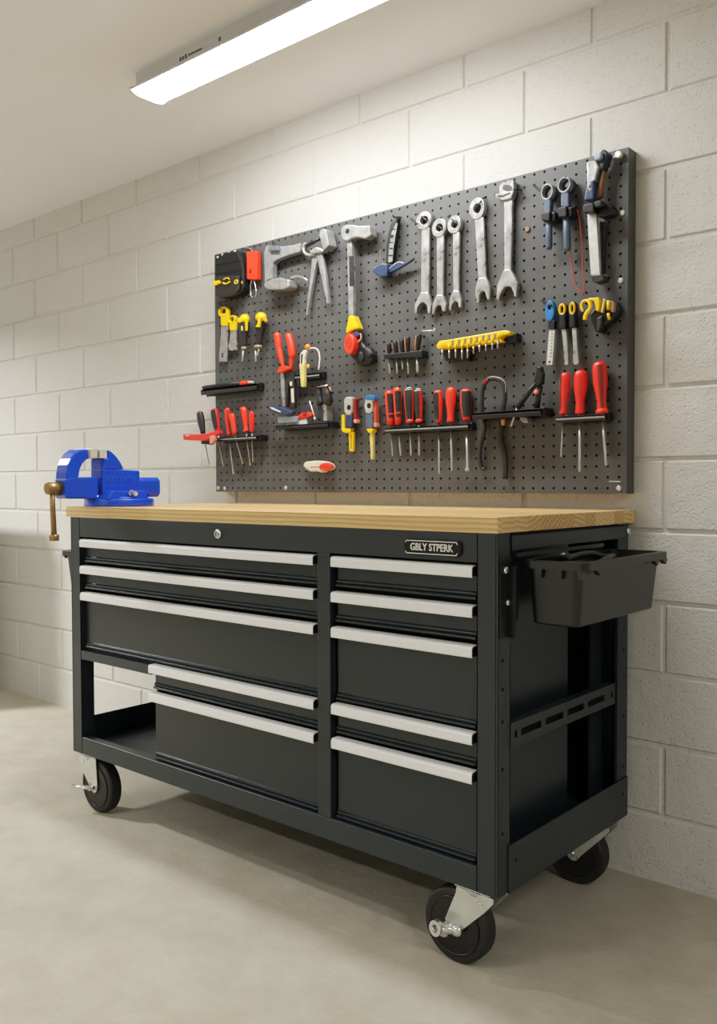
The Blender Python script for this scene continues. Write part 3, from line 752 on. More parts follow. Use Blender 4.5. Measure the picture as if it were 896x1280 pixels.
def red_pick():
    t = Thing('fork_tool', 'red handled two pronged tool hanging right of the black pouch', 'tool')
    b = MB(); b.prism([(-2.3310,1.8192),(-2.3251,1.8211),(-2.2823,1.8153),(-2.2798,1.8109),(-2.2774,1.7202),(-2.2796,1.7176),(-2.3282,1.7250),(-2.3304,1.7283)], -.072, -.052); i = t.add('grip', b, redo, .004)
    mk = MB(); mk.prism([(-2.3155,1.7569),(-2.3081,1.7594),(-2.3083,1.7435),(-2.3156,1.7434)], -.0727, -.072); t.add('print', mk, black_in, parent=i)
    for q in ([(-2.3158,1.7238),(-2.3218,1.7054),(-2.3227,1.6883),(-2.3199,1.6706),(-2.3127,1.6627)], [(-2.3056,1.7222),(-2.2978,1.6995),(-2.2936,1.6817),(-2.2944,1.6695),(-2.3007,1.6630)]):
        p = MB(); p.tube(smoothpath(yz(q, -.062)), .0023, 8); t.add('prong', p, chrome)
    p = MB(); p.tube(smoothpath([(*[(-2.3102,1.8188)][0][:1], -.062, [(-2.3102,1.8188)][0][1]), ([(-2.3268,1.8334)][0][0], -.056, [(-2.3268,1.8334)][0][1]), ([(-2.3668,1.8460)][0][0], BF-.0022, [(-2.3668,1.8460)][0][1])]), .0018, 8); t.add('hanging_wire', p, chrome)
    t.done()
red_pick()
# C-frame clamp
def cframe():
    t = Thing('frame_clamp', 'grey cast C shaped frame clamp beside the red fork tool', 'clamp')
    y0, y1 = -.078, -.052
    f = MB(); f.prism([(-2.2372,1.7997),(-2.2282,1.8208),(-2.2181,1.8220),(-2.1472,1.8066),(-2.0968,1.8022),(-2.0721,1.8037),(-2.0631,1.8024),(-2.0673,1.7747),(-2.1347,1.7720),(-2.1838,1.7653),(-2.1947,1.7582),(-2.1974,1.7407),(-2.1977,1.6988),(-2.2345,1.6959)], y0, y1); t.add('frame', f, grey_cast, .003)
    r = MB(); r.prism([(-2.2242,1.7953),(-2.1998,1.7911),(-2.1987,1.7072),(-2.2214,1.7041)], y0-.004, y0+.001); t.add('rib', r, grey_cast, .002)
    p = MB(); p.prism([(-2.2197,1.6913),(-2.1805,1.6992),(-2.1442,1.7002),(-2.0990,1.6860),(-2.0983,1.6626),(-2.1213,1.6571),(-2.1615,1.6608),(-2.2024,1.6687),(-2.2176,1.6799)], -.098, -.05); t.add('foot', p, tool_steel, .005)
    s = MB(); s.tube(smoothpath(yz([(-2.1102,1.6968),(-2.0894,1.6980),(-2.0688,1.6940),(-2.0485,1.6859),(-2.0356,1.6773)], -.076)), [.0045]*13, 10); t.add('screw_rod', s, chrome)
    k = MB(); k.prism([(-2.2047,1.8154),(-2.1562,1.8078),(-2.1550,1.7910),(-2.2049,1.7984)], -.090, -.070); t.add('screw_block', k, mat('blue_grey_metal', srgb(112, 118, 128), .4, .4, .15, 40), .003)
    t.done()
    hook([(*[[(-2.2216,1.8378)][0][0]], BF+.003, [(-2.2216,1.8378)][0][1]), ([(-2.2108,1.8284)][0][0], -.062, [(-2.2108,1.8284)][0][1]), ([(-2.1900,1.8175)][0][0], -.084, [(-2.1900,1.8175)][0][1])], 'wire hook holding up the grey C shaped clamp')
cframe()
def pincers():
    t = Thing('end_pincers', 'grey steel end cutting pincers with long spread legs', 'pincers')
    l = MB(); l.prism([(-2.0240,1.7651),(-1.9961,1.7603),(-1.9986,1.7450),(-2.0148,1.6958),(-2.0321,1.6290),(-2.0470,1.5666),(-2.0515,1.5671),(-2.0434,1.6306),(-2.0342,1.6757),(-2.0254,1.7350)], -.066, -.052)
    t.add('leg', l, grey_cast, .0025)
    r = MB(); r.prism([(-1.9993,1.7629),(-1.9736,1.7602),(-1.9640,1.7136),(-1.9556,1.6753),(-1.9436,1.5903),(-1.9529,1.5904),(-1.9644,1.6367),(-1.9768,1.6814),(-1.9915,1.7295)], -.073, -.060); t.add('leg', r, grey_cast, .0025)
    j = MB(); j.tube(smoothpath(yz([(-2.0463,1.8009),(-2.0561,1.7911),(-2.0554,1.7765),(-2.0449,1.7646),(-2.0256,1.7584),(-2.0016,1.7601)], -.070)), [.0055]*21, 10); t.add('jaw', j, grey_cast)
    h = MB(); h.prism([(-1.9621,1.8220),(-1.9477,1.8252),(-1.9369,1.8181),(-1.9241,1.7686),(-1.9488,1.7555),(-1.9550,1.7712),(-1.9603,1.7891),(-1.9680,1.8061)], -.092, -.052); t.add('jaw_head', h, grey_cast, .003)
    m = MB(); m.prism([(-2.0216,1.7699),(-2.0016,1.7751),(-1.9858,1.7757),(-1.9662,1.7666),(-1.9553,1.7585),(-1.9643,1.7544),(-1.9859,1.7567),(-2.0137,1.7585)], -.082, -.056); t.add('pivot_boss', m, tool_steel, .004)
    g = MB(); g.tube(yz([(-2.0269,1.7852),(-1.9989,1.7917),(-1.9665,1.7987)], -.086), [.006, .0068, .006], 12); t.add('rivet_pin', g, blackp)
    t.done()
pincers()
def hammer():
    t = Thing('hammer', 'steel hammer hanging head up with yellow collar at the shaft end', 'hammer')
    h = MB(); h.prism([(-1.8752,1.8084),(-1.8673,1.8173),(-1.8491,1.8185),(-1.8259,1.8145),(-1.8030,1.8063),(-1.7568,1.7995),(-1.7519,1.7677),(-1.7754,1.7613),(-1.8082,1.7718),(-1.8286,1.7724),(-1.8467,1.7672),(-1.8649,1.7728),(-1.8732,1.7847)], -.092, -.058); i = t.add('head', h, grey_cast, .005)
    c = [(-1.8456,1.7975)][0]; e = MB(); e.prism(ell(c, .0085, .008), -.0925, -.090); t.add('eye', e, black_in, parent=i)
    s = MB(); s.prism([(-1.8581,1.7736),(-1.8394,1.7702),(-1.8349,1.7162),(-1.8314,1.5355),(-1.8517,1.5380),(-1.8558,1.6809)], -.082, -.066); t.add('shaft', s, tool_steel, .003)
    k = MB(); k.prism([(-1.8470,1.7225),(-1.8305,1.7197),(-1.8278,1.6288),(-1.8453,1.6295)], -.0835, -.0815); t.add('shaft_inlay', k, dark_steel)
    y = MB(); y.prism([(-1.8454,1.5372),(-1.8255,1.5356),(-1.8189,1.5199),(-1.8048,1.4939),(-1.8312,1.4907),(-1.8568,1.4816),(-1.8561,1.4952),(-1.8520,1.5097)], -.090, -.060); t.add('collar', y, yellow, .005)
    t.done()
    t = Thing('tape_measure', 'black tape measure with red round face under the yellow hammer collar', 'tape measure')
    b = MB(); b.prism([(-1.8466,1.4770),(-1.8421,1.4882),(-1.8244,1.4904),(-1.8134,1.4817),(-1.8091,1.4663),(-1.8025,1.4523),(-1.7895,1.4386),(-1.7722,1.4311),(-1.7562,1.4098),(-1.7584,1.3978),(-1.7713,1.3825),(-1.8028,1.3792),(-1.8225,1.3855),(-1.8402,1.4046),(-1.8546,1.4177)], -.078, -.048); t.add('case', b, blackp, .009, seg=3)
    n = MB(); n.prism([(-1.8339,1.4824),(-1.8162,1.4863),(-1.8053,1.4776),(-1.8086,1.4672),(-1.8273,1.4693)], -.086, -.076); t.add('slide_button', n, navy, .003)
    o = MB(); o.tube(smoothpath(yz([(-1.8031,1.4774),(-1.7997,1.4638),(-1.8120,1.4519)], -.081)), .0026, 8); t.add('trim', o, pink)
    c, rf = rr([(-1.8348,1.4475),(-1.8139,1.4453),(-1.8347,1.4792)]); r = MB(); r.prism(ell(c, rf[0], rf[1], 28, .06), -.100, -.072); i = t.add('round_face', r, redo, .004, seg=3)
    q = MB(); q.tube([(c[0]+rf[0]*.5*math.cos(2*math.pi*k/20), -.100, c[1]+rf[1]*.48*math.sin(2*math.pi*k/20)) for k in range(20)], .0011, 6, True); q.tube([(c[0]+rf[0]*.22*math.cos(2*math.pi*k/14), -.100, c[1]+rf[1]*.2*math.sin(2*math.pi*k/14)) for k in range(14)], .0010, 6, True); t.add('groove', q, dred, parent=i)
    for q in ([(-1.7843,1.4271),(-1.7725,1.4308),(-1.7532,1.4117),(-1.7640,1.3989),(-1.7768,1.4091)], [(-1.8072,1.4252),(-1.7941,1.4206),(-1.7877,1.4003),(-1.7986,1.3897),(-1.8117,1.3992)]):
        m = MB(); m.prism(q, -.086, -.076); t.add('rubber_pad', m, blackg, .006)
    t.done()
hammer()
def strap_tool():
    t = Thing('folding_saw', 'navy bladed folding tool with black printed sheath standing upright', 'saw')
    s = MB(); s.prism([(-1.6671,1.8093),(-1.6790,1.8037),(-1.6905,1.7966),(-1.7007,1.7713),(-1.7086,1.7315),(-1.7106,1.6811),(-1.6883,1.6774),(-1.6820,1.7231),(-1.6723,1.7754),(-1.6654,1.8075)], -.070, -.052); i = t.add('sheath', s, blackp, .003)
    g = MB(); g.prism([(-1.6707,1.7917),(-1.6652,1.7925),(-1.6720,1.7586),(-1.6804,1.7211),(-1.6853,1.6809),(-1.7009,1.6816),(-1.6972,1.7240),(-1.6875,1.7670)], -.0712, -.069); t.add('printed_band', g, mat('grey_webbing', srgb(130, 130, 128), .6, 0, .35, 120), parent=i)
    for q in ([(-1.6923,1.7546),(-1.6874,1.7621),(-1.6795,1.7601),(-1.6795,1.7533),(-1.6860,1.7507)], [(-1.6940,1.7419),(-1.6796,1.7384),(-1.6808,1.7358),(-1.6940,1.7381)], [(-1.6952,1.7253),(-1.6820,1.7211),(-1.6827,1.7166),(-1.6957,1.7207)], [(-1.6867,1.7797),(-1.6711,1.7758),(-1.6711,1.7731),(-1.6874,1.7761)], [(-1.6989,1.7035),(-1.6832,1.7018),(-1.6844,1.6973),(-1.6989,1.6998)]):
        k = MB(); k.prism(q, -.0718, -.071); t.add('print_mark', k, black_in, parent=i)
    b = MB(); b.prism([(-1.7524,1.6676),(-1.7376,1.6747),(-1.7155,1.6800),(-1.6961,1.6746),(-1.6932,1.6583),(-1.6974,1.6374),(-1.7217,1.6379),(-1.7401,1.6487),(-1.7505,1.6579)], -.084, -.056); t.add('handle', b, navy, .004)
    d = MB(); d.prism([(-1.7042,1.6560),(-1.6873,1.6674),(-1.6598,1.6765),(-1.6421,1.6694),(-1.6020,1.6779),(-1.6117,1.6709),(-1.6444,1.6605),(-1.6777,1.6515),(-1.6994,1.6497)], -.074, -.064); i = t.add('blade', d, navy, .0015)
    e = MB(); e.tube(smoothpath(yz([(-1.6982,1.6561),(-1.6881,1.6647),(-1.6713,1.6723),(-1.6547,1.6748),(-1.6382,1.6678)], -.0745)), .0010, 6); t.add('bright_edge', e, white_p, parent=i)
    w = MB(); w.tube(smoothpath(yz([(-1.7403,1.7298),(-1.7428,1.7113),(-1.7392,1.6880)], -.058)), .0012, 6); t.add('wire_guard', w, chrome)
    k = MB(); k.ball(([(-1.7516,1.6702)][0][0], -.07, [(-1.7516,1.6702)][0][1]), .0055, 10); t.add('end_knob', k, lblue)
    t.done()
    a = [(-1.6705,1.8122)][0]
    hook([(a[0], BF+.003, a[1]+.004), (a[0]-.002, -.060, a[1]+.002), (a[0]-.004, -.076, a[1]-.002), (a[0]-.004, -.08, a[1]+.006)], 'wire hook above the black printed sheath')
strap_tool()

def wrench(label, ring, hk, shaft, jaw, y0=-.064, y1=-.0525, ridge=None):
    t = Thing('wrench', label, 'wrench', 'combination wrenches on the pegboard')
    ringc, ro = rr(ring); hole = (ro[0]*hk, ro[1]*hk*.9)
    m = MB(); m.annulus(ringc, ro, hole, y0-.0012, y1+.0012, off=(.0012, 0)); i = t.add('ring_end', m, tool_steel, .0015)
    s = MB(); s.prism(shaft, y0+.001, y1-.001); t.add('shaft', s, tool_steel, .002)
    j = MB(); j.prism(jaw, y0-.0006, y1+.0006); t.add('open_end', j, tool_steel, .002)
    if ridge:
        r = MB(); r.prism(ridge, y0+.0006, y0+.003); t.add('shaft_groove', r, dark_steel)
    return t.done()
wrench('leftmost silver wrench of the three hanging close together', [(-1.5726,1.7838),(-1.5453,1.7786),(-1.5726,1.8100)], .52,
       [(-1.5820,1.7651),(-1.5528,1.7596),(-1.5563,1.5607),(-1.5844,1.5646)], [(-1.5844,1.5764),(-1.5974,1.5570),(-1.6057,1.5439),(-1.6075,1.5181),(-1.5986,1.5155),(-1.5962,1.5341),(-1.5868,1.5437),(-1.5738,1.5453),(-1.5610,1.5351),(-1.5586,1.5114),(-1.5505,1.5104),(-1.5453,1.5359),(-1.5505,1.5529),(-1.5575,1.5725)])
wrench('middle silver wrench of the three hanging close together', [(-1.5178,1.7521),(-1.4924,1.7473),(-1.5178,1.7788)], .48,
       [(-1.5275,1.7336),(-1.5025,1.7290),(-1.5052,1.5467),(-1.5263,1.5496)], [(-1.5263,1.5612),(-1.5361,1.5439),(-1.5412,1.5330),(-1.5436,1.5086),(-1.5349,1.5066),(-1.5309,1.5237),(-1.5217,1.5318),(-1.5115,1.5277),(-1.5063,1.5108),(-1.4973,1.5106),(-1.4939,1.5291),(-1.4984,1.5435),(-1.5058,1.5583)])
wrench('rightmost silver wrench of the three hanging close together', [(-1.4650,1.7513),(-1.4414,1.7468),(-1.4651,1.7767)], .48,
       [(-1.4711,1.7324),(-1.4479,1.7281),(-1.4505,1.5506),(-1.4687,1.5531)], [(-1.4688,1.5646),(-1.4777,1.5475),(-1.4816,1.5357),(-1.4838,1.5130),(-1.4760,1.5097),(-1.4715,1.5270),(-1.4626,1.5349),(-1.4532,1.5300),(-1.4493,1.5140),(-1.4422,1.5136),(-1.4411,1.5348),(-1.4450,1.5476),(-1.4510,1.5620)])
wrench('silver ring wrench hanging alone between the trio and the largest wrench', [(-1.3880,1.7812),(-1.3627,1.7760),(-1.3881,1.8114)], .50,
       [(-1.3971,1.7589),(-1.3679,1.7541),(-1.3585,1.5777),(-1.3839,1.5748)], [(-1.3845,1.5861),(-1.3924,1.5627),(-1.3945,1.5428),(-1.3875,1.5185),(-1.3806,1.5194),(-1.3801,1.5408),(-1.3706,1.5506),(-1.3611,1.5457),(-1.3542,1.5238),(-1.3474,1.5238),(-1.3454,1.5558),(-1.3512,1.5700),(-1.3591,1.5867)])
def big_wrench():
    t = Thing('wrench', 'largest silver wrench with adjustable head near the top of the board', 'wrench', 'combination wrenches on the pegboard')
    h = MB(); h.prism([(-1.3000,1.7829),(-1.3184,1.7924),(-1.3287,1.8064),(-1.3123,1.8064),(-1.3144,1.8234),(-1.3052,1.8344),(-1.2850,1.8352),(-1.2675,1.8313),(-1.2669,1.8010),(-1.2738,1.7844)], -.070, -.050); i = t.add('adjustable_head', h, tool_steel, .003)
    c = [(-1.2861,1.8140)][0]; e = MB(); e.prism(ell(c, .0165, .0085, 18, -.35), -.0706, -.068); e.prism([(-1.3206,1.8019),(-1.3002,1.7984),(-1.2801,1.8019),(-1.2751,1.7974),(-1.3002,1.7923),(-1.3145,1.7936)], -.0706, -.068); t.add('worm_slot', e, dark_steel, parent=i)
    s = MB(); s.prism([(-1.3017,1.7881),(-1.2745,1.7868),(-1.2784,1.5831),(-1.2996,1.5864)], -.064, -.052); j = t.add('shaft', s, tool_steel, .002)
    r = MB(); r.prism([(-1.2927,1.7736),(-1.2786,1.7720),(-1.2811,1.6045),(-1.2912,1.6061)], -.0646, -.0635); t.add('shaft_groove', r, grey_cast, parent=j)
    o = MB(); o.prism([(-1.2992,1.5972),(-1.3119,1.5751),(-1.3205,1.5588),(-1.3235,1.5205),(-1.3148,1.5149),(-1.3107,1.5311),(-1.3016,1.5451),(-1.2894,1.5508),(-1.2762,1.5458),(-1.2692,1.5318),(-1.2671,1.5198),(-1.2606,1.5189),(-1.2563,1.5546),(-1.2678,1.5749),(-1.2789,1.5953)], -.067, -.050); t.add('open_end', o, tool_steel, .0025)
    t.done()
big_wrench()
def peg_hook_at(a, b, label):
    hook([(a[0], BF+.003, a[1]), (a[0]+(b[0]-a[0])*.4, -.060, lerp(a, b, .35)[1]), (b[0], -.078, b[1])], label)
peg_hook_at([(-1.6382,1.8074)][0], [(-1.5851,1.7728)][0], 'wire hook left of the leftmost wrench of three')
peg_hook_at([(-1.6112,1.8149)][0], [(-1.5518,1.7772)][0], 'wire hook through the ring of the leftmost wrench of three')
peg_hook_at([(-1.5466,1.7741)][0], [(-1.4965,1.7415)][0], 'wire hook through the ring of the middle wrench of three')
peg_hook_at([(-1.5038,1.7867)][0], [(-1.4466,1.7479)][0], 'wire hook through the ring of the rightmost wrench of three')
peg_hook_at([(-1.3737,1.8155)][0], [(-1.3739,1.7843)][0], 'wire hook carrying the lone silver ring wrench')
peg_hook_at([(-1.2573,1.8095)][0], [(-1.2626,1.8025)][0], 'wire hook right of the largest wrench head')
peg_hook_at([(-1.2242,1.8160)][0], [(-1.1745,1.7747)][0], 'wire hook left of the two navy ring handled snips')

def snips(label, ring, neck, clip, hpath, hr):
    rc, ro = rr(ring); ri = sc2(ro, .80)
    t = Thing('snips', label, 'snips', 'ring handled snips in clips')
    m = MB(); m.annulus(rc, ro, ri, -.088, -.070); i = t.add('finger_ring', m, grey_cast, .002)
    k = MB(); k.annulus(rc, (ro[0]+.001, ro[1]+.001), (ri[0], ri[1]), -.071, -.056); t.add('ring_back', k, navy, .002)
    n = MB(); n.prism(neck, -.086, -.066); t.add('neck', n, slate, .003)
    h = MB(); h.tube(yz(hpath, -.076), hr, 14); t.add('handle', h, slate)
    t.done()
    c = Thing('tool_clip', 'black spring clip gripping the '+label.split(' hanging')[0], 'clip', 'black tool clips')
    b = MB(); b.prism(clip, -.094, -.084); c.add('jaw', b, blackp, .003)
    xs = [p[0] for p in clip]; zs = [p[1] for p in clip]
    b2 = MB(); b2.box(min(xs)+.004, max(xs)+.010, -.085, BF-.0004, min(zs)+.002, max(zs)-.002); c.add('mount', b2, blackp, .003)
    c.done()
snips('left navy ring handled snips hanging on the board', [(-1.1575,1.7724),(-1.1401,1.7687),(-1.1576,1.7935)],
      [(-1.1675,1.7579),(-1.1475,1.7537),(-1.1489,1.7153),(-1.1664,1.7188)], [(-1.1718,1.7194),(-1.1443,1.7188),(-1.1459,1.6930),(-1.1700,1.6991)], [(-1.1573,1.7188),(-1.1562,1.6668),(-1.1560,1.6335),(-1.1564,1.6254)], [.0085, .0088, .0088, .006])
snips('right navy ring handled snips hanging on the board', [(-1.1079,1.7797),(-1.0898,1.7757),(-1.1080,1.8001)],
      [(-1.1179,1.7622),(-1.0961,1.7590),(-1.0959,1.7212),(-1.1186,1.7258)], [(-1.1222,1.7224),(-1.0979,1.7222),(-1.0970,1.6952),(-1.1213,1.6977)], [(-1.1072,1.7235),(-1.1052,1.6574),(-1.1034,1.6206),(-1.1030,1.6125)], [.0090, .0095, .0095, .0065])
solo('red_cord', MB().tube(smoothpath(yz([(-1.0836,1.7158),(-1.0774,1.6848),(-1.0724,1.6402),(-1.0680,1.5740),(-1.0645,1.5021),(-1.0733,1.5074),(-1.0862,1.5213),(-1.0936,1.5507),(-1.1002,1.5866),(-1.1036,1.6180)], -.060)), .0017, 8), mat('red_cord', srgb(170, 58, 42), .5), 'thin red cord looped below the right navy snips', 'cord')
def bar_clamp_top():
    t = Thing('bar_clamp', 'blue and silver bar clamp hanging at the top right corner of the board', 'clamp')
    b = MB(); b.prism([(-1.0466,1.7007),(-1.0221,1.7001),(-1.0105,1.5357),(-1.0355,1.5401)], -.082, -.070); t.add('bar', b, mat('brushed_flat_steel', srgb(205, 205, 202), .4, .4, .12, 60), .001)
    b2 = MB(); b2.prism([(-1.0225,1.6758),(-1.0061,1.6726),(-1.0065,1.5432),(-1.0177,1.5421)], -.060, -.052); t.add('back_bar', b2, dark_steel, .001)
    e = MB(); e.prism([(-1.0331,1.5383),(-1.0069,1.5365),(-1.0003,1.5313),(-0.9948,1.5193),(-1.0207,1.5153),(-1.0299,1.5232)], -.088, -.056); t.add('end_stop', e, dark_steel, .003)
    n = MB(); n.prism([(-1.0430,1.8213),(-1.0178,1.8207),(-1.0098,1.8010),(-1.0193,1.7698),(-1.0234,1.7567),(-1.0405,1.7562),(-1.0419,1.7832)], -.094, -.066); t.add('jaw', n, tool_steel, .004)
    g = MB(); g.prism([(-1.0464,1.7234),(-1.0404,1.7536),(-1.0350,1.7658),(-1.0193,1.7713),(-1.0196,1.7212)], -.100, -.066); i = t.add('grip', g, navy, .004)
    lg = MB(); lg.tube(smoothpath(yz([(-1.0272,1.7619),(-1.0326,1.7575),(-1.0326,1.7492),(-1.0256,1.7477),(-1.0325,1.7441)], -.1005)), .0012, 6); t.add('emblem', lg, white_p, parent=i)
    h = MB(); h.prism([(-1.0218,1.8328),(-1.0016,1.8368),(-1.0015,1.8213),(-1.0096,1.8171),(-1.0208,1.8197)], -.098, -.070); t.add('jaw_cap', h, lblue, .004)
    k = MB(); k.prism([(-1.0094,1.8434),(-0.9998,1.8450),(-0.9877,1.8318),(-1.0025,1.7950),(-1.0157,1.7918),(-1.0197,1.8073),(-1.0117,1.8222)], -.086, -.056); t.add('trigger_arm', k, mat('blue_black_plastic', srgb(40, 46, 58), .45), .004)
    q = MB(); q.prism([(-1.0212,1.7412),(-1.0124,1.7728),(-1.0053,1.7949),(-1.0023,1.7928),(-1.0091,1.7317),(-1.0212,1.7272)], -.082, -.062); t.add('leather_pad', q, brown, .002)
    t.done()
    c = Thing('tool_clip', 'wide black clip gripping the blue and silver bar clamp', 'clip', 'black tool clips')
    m = MB(); m.prism([(-1.0453,1.7111),(-1.0197,1.7112),(-1.0155,1.7078),(-1.0154,1.6864),(-1.0439,1.6910)], -.108, -.083); c.add('jaw', m, blackp, .003)
    m = MB(); m.prism([(-1.0161,1.7132),(-0.9946,1.7132),(-0.9951,1.6978),(-1.0124,1.6980)], -.108, -.083); c.add('jaw', m, blackp, .003)
    m = MB(); m.prism([(-1.0213,1.7167),(-0.9882,1.7099),(-0.9807,1.7001),(-0.9827,1.6810),(-0.9910,1.6785),(-1.0211,1.6830)], -.083, BF-.0004); c.add('mount', m, blackp, .004)
    c.done()
bar_clamp_top()

# ================================================================== SECOND ROW
def ring_wrench_y(label, ring, body, strip, tip=None):
    rc, ro = rr(ring); ri = sc2(ro, .56, .68)
    t = Thing('ring_wrench', label, 'wrench', 'yellow headed wrenches')
    m = MB(); m.annulus(rc, ro, ri, -.068, -.054); t.add('ring_head', m, yellow, .002)
    b = MB(); b.prism(body, -.067, -.055); t.add('neck', b, yellow, .002)
    s = MB(); s.prism(strip, -.064, -.057); i = t.add('shaft', s, tool_steel, .001)
    if tip:
        e = MB(); tip, tr = rr(tip); e.annulus(tip, tr, sc2(tr, .72), -.066, -.055); t.add('lower_ring', e, chrome, .001)
        e = MB(); e.prism(ell(tip, tr[0]*.75, tr[1]*.75), -.060, -.056); t.add('socket', e, dark_steel)
    else:
        c = lerp(strip[2], strip[3], .5)
        k = MB(); k.box(c[0]-.004, c[0]+.0035, -.0645, -.0635, c[1]+.014, c[1]+.031); t.add('size_mark', k, dark_steel, parent=i)
        k = MB()
        for q in range(7): k.box(c[0]-.002, c[0]+.003+.001*(q % 2), -.0643, -.0637, c[1]+.044+.011*q, c[1]+.050+.011*q)
        t.add('size_mark', k, grey_cast, parent=i)
    t.done()
ring_wrench_y('long wrench with yellow ring head at the left edge of the board', [(-2.4628,1.6318),(-2.4358,1.6283),(-2.4626,1.6503)],
              [(-2.4777,1.6260),(-2.4358,1.6245),(-2.4384,1.6046),(-2.4425,1.5792),(-2.4758,1.5831),(-2.4763,1.6067)], [(-2.4758,1.5849),(-2.4425,1.5810),(-2.4500,1.4528),(-2.4913,1.4566)])
ring_wrench_y('short wrench with yellow ring head beside the long yellow one', [(-2.4181,1.5991),(-2.3965,1.5964),(-2.4180,1.6134)],
              [(-2.4308,1.5910),(-2.3966,1.5894),(-2.3974,1.5794),(-2.3992,1.5575),(-2.4288,1.5609)], [(-2.4273,1.5622),(-2.3991,1.5590),(-2.3946,1.4881),(-2.4372,1.4923)], [(-2.4153,1.5053),(-2.3937,1.5031),(-2.4151,1.5222)])
peg_hook_at([(-2.5282,1.6774)][0], [(-2.4604,1.6392)][0], 'wire hook behind the long yellow headed wrench')
def stubby(label, top, neck, r, guard, gr, blades, marks):
    t = Thing('screwdriver', label, 'screwdriver', 'yellow capped black screwdrivers')
    y = -.075
    a = (top[0], y, top[1]); b = (neck[0], y, neck[1])
    h = MB(); h.lathe(a, b, [(0, .5*r), (.05, .8*r), (.15, r), (.42, .98*r), (.6, .82*r), (.72, .62*r), (.92, .58*r), (1, .56*r)], 20, .8); i = t.add('handle', h, blackg)
    c = MB(); c.lathe(lerp(a, b, -.02), lerp(a, b, .24), [(0, .45*r), (.2, .82*r), (.5, 1.02*r), (1, 1.04*r)], 20, .82); t.add('cap', c, yellow, parent=i)
    for q, m in marks:
        k = MB(); k.prism(q, y-.8*r-.0035, y-.6*r); t.add('inlay', k, m, .001, parent=i)
    g = MB(); g.lathe((guard[0], y, guard[1]+.006), (guard[0], y, guard[1]-.006), [(0, .6*gr), (.3, gr), (.75, gr), (1, .7*gr)], 20, .8); t.add('guard', g, mat('beige_guard', srgb(168, 158, 128), .5))
    for p0, p1 in blades:
        k = MB(); k.lathe((p0[0], y, p0[1]), (p1[0], y, p1[1]), [(0, .0036), (.95, .0036), (1, .0025)], 10); t.add('blade', k, blade)
    t.done()
stubby('black screwdriver with yellow cap and single short blade, second row left', [(-2.3382,1.6029)][0], [(-2.3429,1.4940)][0], .0195, [(-2.3437,1.4896)][0], .0108,
       [([(-2.3474,1.4874)][0], [(-2.3523,1.4416)][0])], [([(-2.3159,1.5783),(-2.3086,1.5786),(-2.3100,1.5433),(-2.3159,1.5439)], yellow), ([(-2.3575,1.5903),(-2.3470,1.5932),(-2.3324,1.5852),(-2.3324,1.5778),(-2.3472,1.5742),(-2.3564,1.5807)], yellow), ([(-2.3381,1.5625),(-2.3333,1.5619),(-2.3335,1.5459),(-2.3383,1.5465)], pyellow)])
stubby('black screwdriver with yellow cap and orange mark, right of its twin', [(-2.2531,1.5981)][0], [(-2.2701,1.4914)][0], .0215, [(-2.2715,1.4872)][0], .0150,
       [([(-2.2849,1.4860)][0], [(-2.2839,1.4358)][0]), ([(-2.2680,1.4842)][0], [(-2.2736,1.4554)][0])], [([(-2.2507,1.5750),(-2.2365,1.5805),(-2.2456,1.5473),(-2.2634,1.5503),(-2.2526,1.5607)], yellow), ([(-2.2312,1.5803),(-2.2206,1.5814),(-2.2067,1.5643),(-2.2148,1.5591)], orange)])

def red_pliers():
    t = Thing('pliers', 'long nosed pliers with tall orange red handles standing open', 'pliers')
    y = -.08
    l = MB(); l.tube(smoothpath(yz([(-2.1731,1.5209),(-2.1679,1.4921),(-2.1623,1.4633),(-2.1527,1.4311),(-2.1444,1.4053)], y)), [.009]+[.0122]*6+[.0102]*5+[.0082]*3+[.006]*3, 12); t.add('handle', l, redo)
    r = MB(); r.tube(smoothpath(yz([(-2.1196,1.5112),(-2.1080,1.4795),(-2.1016,1.4418),(-2.1053,1.4236),(-2.1081,1.3959)], y)), [.010]+[.0128]*9+[.0082]*4+[.006]*3, 12); t.add('handle', r, redo)
    c = MB(); c.prism([(-2.1603,1.3936),(-2.1490,1.4051),(-2.1245,1.4055),(-2.1069,1.3977),(-2.1056,1.3927),(-2.1313,1.3874),(-2.1581,1.3840)], -.094, -.068); t.add('pivot_cover', c, redo, .004)
    b = MB(); b.prism([(-2.1561,1.3860),(-2.1396,1.3862),(-2.1346,1.2718),(-2.1435,1.2714),(-2.1512,1.3245)], -.084, -.072); t.add('jaw', b, tool_steel, .0015)
    b = MB(); b.prism([(-2.1365,1.3865),(-2.1011,1.3891),(-2.0952,1.3577),(-2.0913,1.2924),(-2.0932,1.2653),(-2.1046,1.2685),(-2.1086,1.3215),(-2.1189,1.3596),(-2.1293,1.2699),(-2.1346,1.2718)], -.080, -.066); i = t.add('jaw', b, dark_steel, .0015)
    k = MB(); k.prism([(-2.1132,1.3529),(-2.1031,1.3537),(-2.1023,1.3397),(-2.1120,1.3398)], -.0815, -.079); k.prism([(-2.1077,1.3292),(-2.0954,1.3299),(-2.0931,1.2833),(-2.1045,1.2840)], -.0815, -.079); t.add('inlay', k, cream, parent=i)
    t.done()
red_pliers()
rack('small black tool holder right of the orange red pliers', -.076, [(-2.0952,1.3735)][0][0], [(-1.9814,1.3703)][0][0], 1.3735, 1.3565)
